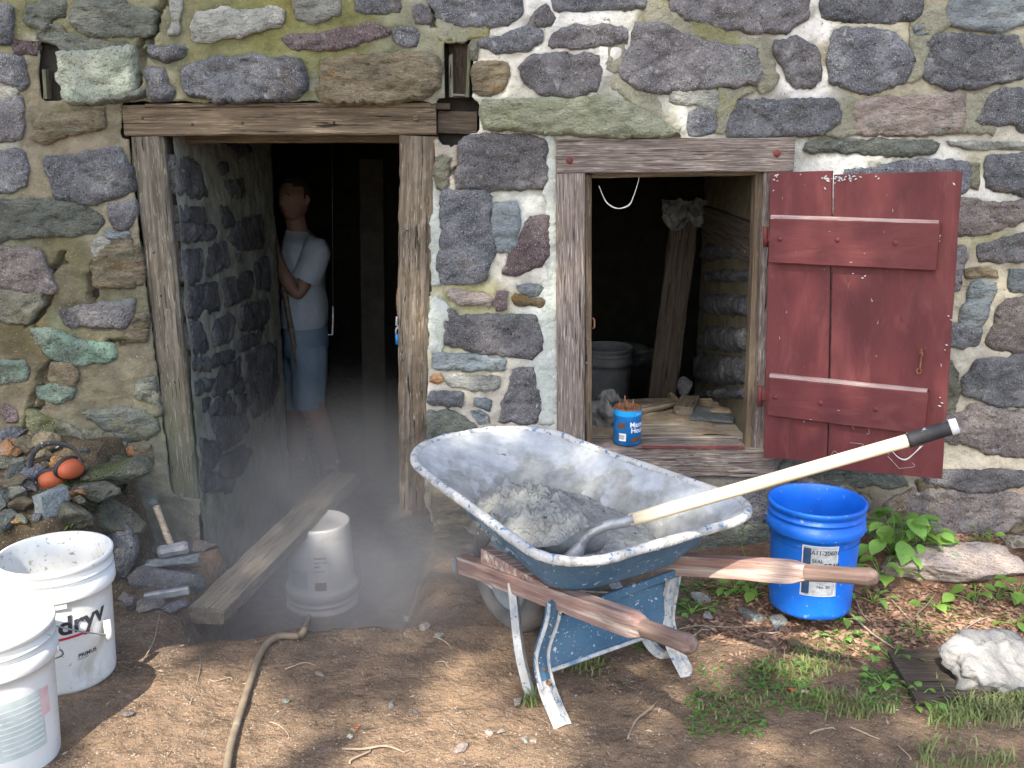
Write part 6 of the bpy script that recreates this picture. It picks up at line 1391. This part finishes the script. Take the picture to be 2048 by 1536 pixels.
# ------------------------------------------------------------------ plants, twigs, litter
def leafmesh(l=1., w=.75, fold=.18, heart=.0):
    V = [(0, 0, 0)]; rows = [(.12, .30), (.3, .46), (.52, .50), (.74, .36), (.9, .16)]
    for (x, y) in rows:
        z = math.sin(x * 2.6) * .10; V += [(x * l, -y * w, z + fold * y), (x * l, 0, z), (x * l, y * w, z + fold * y)]
    V.append((l * 1.02, 0, -.02)); n = len(V) - 1; F_ = [(0, 2, 1), (0, 3, 2)]
    for i in range(4):
        a = 1 + i * 3; F_ += [(a, a + 1, a + 4, a + 3), (a + 1, a + 2, a + 5, a + 4)]
    F_ += [(n - 3, n - 2, n), (n - 2, n - 1, n)]
    return mesh('leaf', V, F_)
LEAF = {k: leafmesh() for k in ('leaf', 'leaf2')}
for k in LEAF: LEAF[k].materials.append(M[k])
def plant(px, py, n, size, spread, h, mk_='leaf', lab='', seed=0, group=None, base=None):
    rnd = random.Random(seed); b = base or G(px, py); root = thing('weed_plant', lab, 'plant', b, group)
    for i in range(n):
        a = i * 2.4 + rnd.uniform(-.4, .4); f = (i + 1) / n; r_ = spread * f ** .6 * rnd.uniform(.7, 1.1); hh = h * rnd.uniform(.55, 1.1) * (1.1 - .5 * f)
        tip = b + Vector((math.cos(a) * r_, math.sin(a) * r_ * .8, hh)); tip.y = min(tip.y, -.03)
        tube('stem', M['leaf'], [b, b.lerp(tip, .5) + Vector((0, 0, hh * .2)), tip], [.0018, .0015, .001], root, 5, 2)
        s = size * 1.15 * rnd.uniform(.7, 1.15)
        o = bpy.data.objects.new('leaf', LEAF[mk_ if rnd.random() < .75 else 'leaf2']); COL.objects.link(o); o.parent = root; o.matrix_parent_inverse = Matrix.Translation(-b)
        o.location = tip; o.rotation_euler = (rnd.uniform(-.4, .4), rnd.uniform(-.15, .75), a + rnd.uniform(-.5, .5)); o.scale = (s, s, s)
PL = [(1790, 1115, 28, .070, .15, .15, 'leaf', 'big leafy weed with broad round leaves against the wall right of the blue bucket'),
 (1840, 1112, 18, .052, .11, .13, 'leaf', 'broad-leaved weed with a dry stalk right of the biggest leafy weed'),
 (1762, 1165, 8, .06, .08, .10, 'leaf2', 'light green weed at the left end of the pale boulder'),
 (1745, 1205, 6, .035, .06, .04, 'leaf', 'small weed just right of the blue bucket foot'),
 (1470, 1190, 10, .036, .08, .05, 'leaf', 'green weed clump under the far wheelbarrow handle'),
 (1505, 1195, 7, .036, .06, .05, 'leaf', 'weed clump left of the blue bucket foot'),
 (1385, 1225, 10, .024, .07, .03, 'leaf', 'low dark weed beside the far leg of the wheelbarrow'),
 (1678, 1245, 6, .035, .05, .04, 'leaf', 'small weed in the litter in front of the blue bucket'),
 (1960, 1085, 6, .035, .05, .06, 'leaf2', 'seedling at the wall above the pale boulder'),
 (1872, 1215, 7, .034, .06, .03, 'leaf2', 'yellow-green seedling in front of the pale boulder'),
 (1950, 1205, 5, .045, .07, .07, 'leaf2', 'tall-stemmed seedling before the middle of the pale boulder'),
 (1990, 1200, 6, .045, .08, .06, 'leaf2', 'seedling with oval leaves before the right of the boulder'),
 (2035, 1195, 6, .045, .06, .07, 'leaf2', 'seedling cut by the right edge before the boulder'),
 (1835, 1260, 6, .022, .06, .02, 'leaf2', 'flat yellow-green weed in the leaf litter'),
 (1690, 1275, 5, .03, .05, .02, 'leaf', 'tiny weed where the sunlit litter meets the grass'),
 (1785, 1325, 7, .028, .07, .05, 'leaf', 'weed at the left corner of the dark board'),
 (1765, 1370, 8, .024, .07, .03, 'leaf', 'round-leaved weed on the dirt left of the dark board'),
 (1840, 1400, 8, .022, .07, .03, 'leaf', 'weed in front of the dark board corner'),
 (2030, 1250, 5, .03, .05, .03, 'leaf2', 'seedling behind the mortar heap'),
 (142, 1052, 3, .02, .03, .03, 'leaf2', 'tiny green seedling between the edging stones and the bucket')]
for i, p in enumerate(PL): plant(*p[:6], mk_=p[6], lab=p[7], seed=i, group='weeds growing by the wall')
def blades(name, spots, lab, mat, cat='grass', wide=.0022, lean=.8):
    rnd = random.Random(11); V = []; F_ = []
    for (px, py, rx, ry, n, h) in spots:
        for _ in range(n):
            b = G(min(px + rnd.gauss(0, rx), 2300), py + rnd.gauss(0, ry)); a = rnd.uniform(0, 6.28); l = h * rnd.uniform(.5, 1.3); d = Vector((math.cos(a), math.sin(a), 0)); s = Vector((-d.y, d.x, 0)) * wide * rnd.uniform(.6, 1.3)
            up = Vector((0, 0, 1)); k = len(V); le = lean * rnd.uniform(.4, 1.4)
            V += [b - s, b + s, b + up * l * .5 + d * l * .25 * le + s * .8, b + up * l * .5 + d * l * .25 * le - s * .8, b + up * l * .72 + d * l * .8 * le]
            F_ += [(k, k + 1, k + 2, k + 3), (k + 3, k + 2, k + 4)]
    o = mk(name, V, F_, mat, None, False); o['kind'] = 'stuff'; o['label'] = lab; return tag(o, lab, cat)
blades('grass', [(1560, 1345, 38, 12, 120, .025), (1640, 1330, 30, 14, 150, .03), (1650, 1400, 55, 9, 170, .03), (1720, 1425, 40, 9, 150, .03), (1600, 1300, 30, 9, 50, .025), (1980, 1420, 45, 16, 480, .045), (2050, 1400, 30, 24, 260, .045), (1900, 1445, 25, 7, 90, .035),
  (1440, 1405, 35, 16, 60, .02), (1460, 1440, 30, 14, 50, .02), (1850, 1510, 10, 16, 30, .05), (1960, 1530, 60, 9, 110, .04), (1170, 1330, 26, 10, 110, .035), (1060, 1405, 10, 6, 60, .04), (1900, 1490, 30, 8, 30, .03), (2000, 1385, 60, 8, 130, .04)],
  'thin grass growing in patches on the dirt at the lower right', M['grass'])
def specks(name, spots, lab, mat, cat, s0, s1, flat=True, aspect=1.):
    rnd = random.Random(12); V = []; F_ = []
    for (px, py, rx, ry, n) in spots:
        for _ in range(n):
            b = G(px + rnd.uniform(-rx, rx), py + rnd.uniform(-ry, ry)); s = rnd.uniform(s0, s1); a = rnd.uniform(0, 6.28); u = Vector((math.cos(a), math.sin(a), rnd.uniform(-.35, .35))); v = Vector((-u.y, u.x, rnd.uniform(-.3, .3))); k = len(V); c = b + Vector((0, 0, s * .35))
            if flat:
                V += [c - u * s * aspect, c - v * s * .5, c + u * s * aspect * .9, c + v * s * .55 + Vector((0, 0, s * .3))]; F_ += [(k, k + 1, k + 2, k + 3)]
            else:
                h = s * rnd.uniform(.3, .6)
                V += [b - u * s, b - v * s * .8, b + u * s, b + v * s * .7, b + Vector((u.x * s * .2, u.y * s * .2, h))]; F_ += [(k, k + 1, k + 4), (k + 1, k + 2, k + 4), (k + 2, k + 3, k + 4), (k + 3, k, k + 4)]
    o = mk(name, V, F_, mat, None, False); o['kind'] = 'stuff'; return tag(o, lab, cat)
specks('clover', [(1450, 1430, 80, 45, 320), (1560, 1350, 60, 30, 300), (1400, 1190, 60, 30, 260), (1760, 1380, 40, 40, 260), (1590, 1400, 60, 25, 160), (1290, 1290, 30, 14, 60), (1700, 1290, 90, 30, 160), (1850, 1250, 150, 40, 240), (1450, 1360, 60, 30, 70), (1920, 1420, 60, 20, 200)],
       'small clover and creeping weeds scattered over the dirt at the right', M['clover'], 'weeds', .004, .011)
specks('leaf_litter', [(1720, 1225, 320, 55, 2300), (1900, 1260, 200, 45, 1000), (1900, 1095, 90, 16, 600), (1450, 1260, 130, 25, 260), (1950, 1080, 110, 12, 400), (1600, 1290, 160, 40, 260)],
       'reddish brown dead leaf bits and bark litter along the foot of the wall', M['mulch'], 'leaf litter', .003, .012, True, 1.3)
specks('pebble_gravel', [(700, 1400, 700, 140, 3000), (1000, 1300, 500, 60, 600), (600, 1240, 330, 50, 500), (350, 1420, 220, 110, 900), (1500, 1430, 500, 100, 900), (250, 1290, 120, 60, 400), (620, 1220, 230, 50, 900), (560, 1100, 200, 80, 500), (330, 1180, 110, 60, 200)],
       'fine gravel and crumbs scattered over the brown dirt', M['pebble'], 'gravel', .0012, .0052, False)
specks('moss_patch', [(190, 960, 60, 22, 1500), (160, 1005, 50, 20, 500), (240, 975, 16, 18, 200)], 'dark green moss on the edging of the rubble ledge', M['moss'], 'moss', .003, .009)
rnd = random.Random(21)
TW = [((1255, 1480), (1320, 1395), .004, 'grey stick lying on the dirt right of the near wheelbarrow foot'), ((1640, 1195), (1790, 1300), .006, 'bleached branch lying across the litter in front of the blue bucket'), ((1690, 1180), (1740, 1245), .004, 'forked twig rising beside the blue bucket foot'),
 ((1745, 1180), (1830, 1250), .003, 'thin straight stalk from the handle end down to the litter'), ((1870, 1190), (1815, 1250), .003, 'reddish stalk leaning over the litter'), ((1350, 1262), (1490, 1255), .0035, 'long grey stick along the shadow by the far leg'),
 ((1380, 1275), (1420, 1262), .004, 'short thick stick at the far leg'), ((285, 1326), (320, 1230), .003, 'dry curved root on the dirt right of the white bucket'), ((570, 1340), (632, 1332), .003, 'small dark twig on the dirt right of the hose'),
 ((685, 1500), (810, 1508), .005, 'pale root lying on the dirt at the bottom of the picture'), ((700, 1530), (740, 1500), .004, 'short pale root end at the bottom edge'), ((868, 1275), (905, 1300), .003, 'thin twig near the lip of the pit'), ((880, 1275), (890, 1250), .0025, 'upright straw at the lip of the pit'),
 ((420, 1360), (465, 1362), .003, 'flat straw left of the hose'), ((540, 1445), (578, 1478), .002, 'thin dry stem on the dirt right of the hose'), ((1100, 1470), (1070, 1425), .002, 'thin stalk behind the near foot'), ((380, 1410), (400, 1310), .0025, 'long dry rootlet left of the hose'),
 ((1700, 1455), (1760, 1480), .003, 'twig in front of the grass strip'), ((1620, 1470), (1670, 1462), .004, 'pale root piece on the shaded dirt'), ((1800, 1495), (1818, 1520), .003, 'small bent twig near the bottom right'), ((870, 1325), (905, 1340), .002, 'short straw near the wheel'),
 ((605, 1270), (617, 1238), .0025, 'frayed rootlet hanging on the hose'), ((1980, 1235), (1920, 1270), .004, 'curved brown stick in the litter behind the mortar heap'), ((1560, 1265), (1500, 1275), .004, 'curled root by the tan long stone')]
for (a, b, r_, lab) in TW:
    r_ *= .72; pa, pb = G(*a, r_ + .001), G(*b, r_ + .001); m1 = pa.lerp(pb, .35) + Vector((rnd.uniform(-.012, .012), rnd.uniform(-.015, .015), r_ * rnd.uniform(.5, 3))); m2 = pa.lerp(pb, .7) + Vector((rnd.uniform(-.012, .012), rnd.uniform(-.015, .015), r_ * rnd.uniform(.5, 3)))
    if 'frayed' in lab: m1.z += .02; m2.z += .02
    o = tube('twig', M['twig'], [pa, m1, m2, pb], [r_, r_ * .9, r_ * .75, r_ * .5], None, 6, 4); tag(o, lab, 'twig')
o = tube('dry_stalk', M['twig'], [G(1800, 1110), P(1850, 1070, y=-.12), P(1880, 1045, y=-.14)], [.004, .003, .002], None, 6, 3); tag(o, 'dry stalk sticking up out of the leafy weed by the wall', 'stalk')
specks('straw_bits', [(700, 1400, 650, 130, 60), (1600, 1330, 400, 120, 120)], 'bits of straw and dry stems scattered over the dirt', M['twig'], 'straw', .003, .008, True, 1.8)

# ------------------------------------------------------------------ tree behind the camera: its crown shades the place and lets flecks of sun through
BEAMS = []
def beam(px, py, r, s=1., **k): BEAMS.append(((G(px, py) if not k else P(px, py, **k)), r, s))
for b in ((330, 1420, .17, 1), (430, 1440, .17, 1), (340, 1350, .10, .9), (300, 1500, .16, 1), (520, 1500, .16, .9), (640, 1520, .16, .95), (770, 1510, .15, .95), (900, 1490, .16, 1), (1010, 1500, .16, 1), (930, 1390, .13, .9), (980, 1330, .10, .7), (640, 1235, .09, .5), (760, 1245, .09, .5), (820, 1200, .07, .4), (560, 1130, .07, .3), (700, 1290, .08, .7), (840, 1290, .08, .7), (560, 1420, .10, .6), (470, 1320, .07, .5),
          (1110, 1500, .09, .7), (1080, 1440, .07, .8), (440, 1340, .05, .5), (470, 1390, .06, .6), (1000, 1290, .05, .4),
          (1400, 1300, .10, .8), (1500, 1290, .10, .9), (1600, 1290, .11, 1), (1690, 1300, .08, 1), (1560, 1350, .08, .8), (1480, 1350, .08, .6), (1430, 1250, .06, .6), (1250, 1300, .08, .3),
          (1800, 1220, .10, .9), (1900, 1240, .11, .9), (1980, 1240, .10, .9), (1740, 1260, .07, .8), (1650, 1410, .05, .5), (1600, 1500, .10, .6), (1450, 1510, .10, .5), (1880, 1450, .05, .5), (1820, 1440, .05, .4), (1730, 1480, .06, .4)): beam(*b)
for b in ((1850, 1150, .07, 1), (1930, 1130, .08, 1), (2010, 1120, .08, 1), (1780, 1180, .05, .9)): beam(*b[:4], z=.07)
for b in ((1950, 1310, .10, 1), (2020, 1300, .10, 1), (1900, 1290, .06, .8)): beam(*b[:4], z=.12)
for b in ((1000, 880, .075, 1, .46), (1045, 885, .06, 1, .46), (950, 900, .05, .8, .46)): beam(b[0], b[1], b[2], b[3], z=b[4])
for b in ((1480, 990, .07, 1, 2.36), (1600, 950, .07, 1, 2.3), (1700, 920, .07, 1, 2.25), (1790, 890, .06, 1, 2.2), (1350, 1020, .05, .8, 2.4)): beam(b[0], b[1], b[2], b[3], d=b[4])
for b in ((1200, 1215, .05, .8, .38), (1290, 1250, .06, 1, .42), (1420, 1140, .07, .9, .38), (1520, 1150, .07, 1, .42), (1620, 1155, .07, 1, .45), (1700, 1160, .06, .7, .46), (1350, 1285, .04, .5, .45), (900, 960, .05, .5, .52), (1150, 1110, .06, .5, .52), (1020, 1040, .07, .45, .52), (1350, 1060, .07, .4, .5)): beam(b[0], b[1], b[2], b[3], z=b[4])
for b in ((40, 1180, .14, 1, .3), (100, 1250, .12, 1, .25), (20, 1250, .16, 1, .3), (40, 1320, .12, 1, .25), (60, 1400, .10, .8, .15), (150, 1300, .07, .9, .1), (150, 1160, .08, .8, .32)): beam(b[0], b[1], b[2], b[3], z=b[4])
for b in ((1090, 1400, .05, .9, .03), (1110, 1440, .04, 1, .02), (1250, 1230, .06, .5, .2), (1050, 1300, .05, .5, .12), (1380, 1340, .04, .6, .03)): beam(b[0], b[1], b[2], b[3], z=b[4])
for b in ((95, 700, .045, .45), (140, 760, .04, .4), (40, 790, .05, .4), (105, 740, .035, .75), (30, 840, .045, .8), (170, 800, .03, .4), (1760, 420, .09, .28), (1850, 460, .06, .22), (1730, 640, .09, .32), (1745, 720, .05, .5), (1600, 680, .06, .2), (1680, 620, .06, .2),
          (1990, 900, .09, .4), (1940, 930, .06, .5), (2020, 780, .07, .2), (1860, 230, .08, .25), (2010, 620, .07, .3), (1260, 200, .08, .15), (1640, 110, .09, .2), (1780, 820, .05, .25), (1650, 780, .05, .25), (1960, 1030, .07, .3), (1500, 170, .07, .15), (1800, 400, .05, .3)): beam(*b[:4], y=-.05)
def tree():
    root = thing('shade_tree', 'leafy tree standing behind the viewer whose crown casts the dappled shade', 'tree', (-3.6, -9.0, 0))
    tube('trunk', M['twig'], [(-3.6, -9, -.1), (-3.5, -8.9, 1.5), (-3.4, -8.7, 3.2), (-3.0, -8.2, 5.2), (-2.6, -7.6, 7.2)], [.28, .22, .19, .14, .06], root, 14, 4)
    for k, e in enumerate(((-1.0, -6.2, 6.2), (-4.6, -6.8, 6.6), (-2.0, -9.6, 7.4), (-.2, -7.6, 6.8), (-4.9, -9.2, 6.0))):
        tube('limb', M['twig'], [(-3.4, -8.7, 3.4 + .3 * k), Vector((-3.4, -8.7, 4.3)).lerp(Vector(e), .5), e], [.10, .07, .025], root, 8, 4)
    rnd = random.Random(99); V = []; F_ = []; su = SUN_UP; e1 = su.cross(Vector((0, 0, 1))).normalized(); e2 = su.cross(e1).normalized(); c0 = Vector((0, -.9, .5))
    bm_ = [((p - c0).dot(e1), (p - c0).dot(e2), r, s) for p, r, s in BEAMS]
    for i in range(34000):
        a, b = rnd.uniform(-3.4, 3.4), rnd.uniform(-3.0, 3.0)
        if (a / 3.4) ** 2 + (b / 3.0) ** 2 > 1: continue
        pr = 0.
        for (x, y, r, s) in bm_:
            d = math.hypot(a - x, b - y)
            if d < r * 1.15: pr = max(pr, s * min(1, (r * 1.15 - d) / (.3 * r)))
        # loose gaps of the crown
        g = noise.noise(Vector((a * 3.1, b * 3.1, 4)))
        pr = max(pr, GAP * sm((g - .12) / .3))
        if rnd.random() < pr ** .55 if pr > .85 else rnd.random() < pr: continue
        t = 10.2 + rnd.uniform(-.9, .9) + .5 * math.sin(a * 1.3) * math.cos(b * 1.7)
        c = c0 + e1 * a + e2 * b + su * t; s = rnd.uniform(.034, .058)
        n_ = (su * 1.2 + Vector((rnd.uniform(-1, 1), rnd.uniform(-1, 1), rnd.uniform(-1, 1)))).normalized(); u = n_.cross(Vector((rnd.uniform(-1, 1), rnd.uniform(-1, 1), .3))).normalized(); v = n_.cross(u); k = len(V)
        V += [c - u * s * 1.3, c - v * s * .8, c + u * s * 1.3, c + v * s * .8]; F_.append((k, k + 1, k + 2, k + 3))
    o = mk('crown', V, F_, M['crown'], root, False); o['kind'] = 'stuff'
GAP = .35
tree()

# ------------------------------------------------------------------ cement dust hanging in the doorway
def dust():
    m = bpy.data.materials.new('cement_dust'); m.use_nodes = True; t = m.node_tree; t.nodes.clear()
    out = t.nodes.new('ShaderNodeOutputMaterial'); pv = t.nodes.new('ShaderNodeVolumePrincipled'); t.links.new(pv.outputs[0], out.inputs[1])
    pv.inputs['Color'].default_value = (.94, .945, .945, 1); pv.inputs['Anisotropy'].default_value = .2
    tc = t.nodes.new('ShaderNodeTexCoord'); ln = t.nodes.new('ShaderNodeVectorMath'); ln.operation = 'LENGTH'; t.links.new(tc.outputs['Object'], ln.inputs[0])
    mr = t.nodes.new('ShaderNodeMapRange'); mr.interpolation_type = 'SMOOTHSTEP'; mr.inputs[1].default_value = 1.; mr.inputs[2].default_value = .1; mr.inputs[3].default_value = 0; mr.inputs[4].default_value = 1
    t.links.new(ln.outputs['Value'], mr.inputs[0])
    nn = t.nodes.new('ShaderNodeTexNoise'); nn.inputs['Scale'].default_value = 1.6; nn.inputs['Detail'].default_value = 3; t.links.new(tc.outputs['Object'], nn.inputs['Vector'])
    m2 = t.nodes.new('ShaderNodeMapRange'); m2.inputs[1].default_value = .35; m2.inputs[2].default_value = .65; m2.inputs[3].default_value = .35; m2.inputs[4].default_value = 1.4; t.links.new(nn.outputs['Fac'], m2.inputs[0])
    mu = t.nodes.new('ShaderNodeMath'); mu.operation = 'MULTIPLY'; t.links.new(mr.outputs[0], mu.inputs[0]); t.links.new(m2.outputs[0], mu.inputs[1])
    m3 = t.nodes.new('ShaderNodeMath'); m3.operation = 'MULTIPLY'; m3.inputs[1].default_value = DUST; t.links.new(mu.outputs[0], m3.inputs[0]); t.links.new(m3.outputs[0], pv.inputs['Density'])
    import bmesh
    bm = bmesh.new(); bmesh.ops.create_icosphere(bm, subdivisions=3, radius=1.03); me = bpy.data.meshes.new('haze'); bm.to_mesh(me); bm.free()
    o = link('haze', me, m); o.location = (-.50, .12, -.06); o.scale = (1.3, 1.4, .74); o['kind'] = 'stuff'; o['label'] = 'pale cement dust cloud hanging low in the doorway'; o['category'] = 'dust'
DUST = .85
dust()
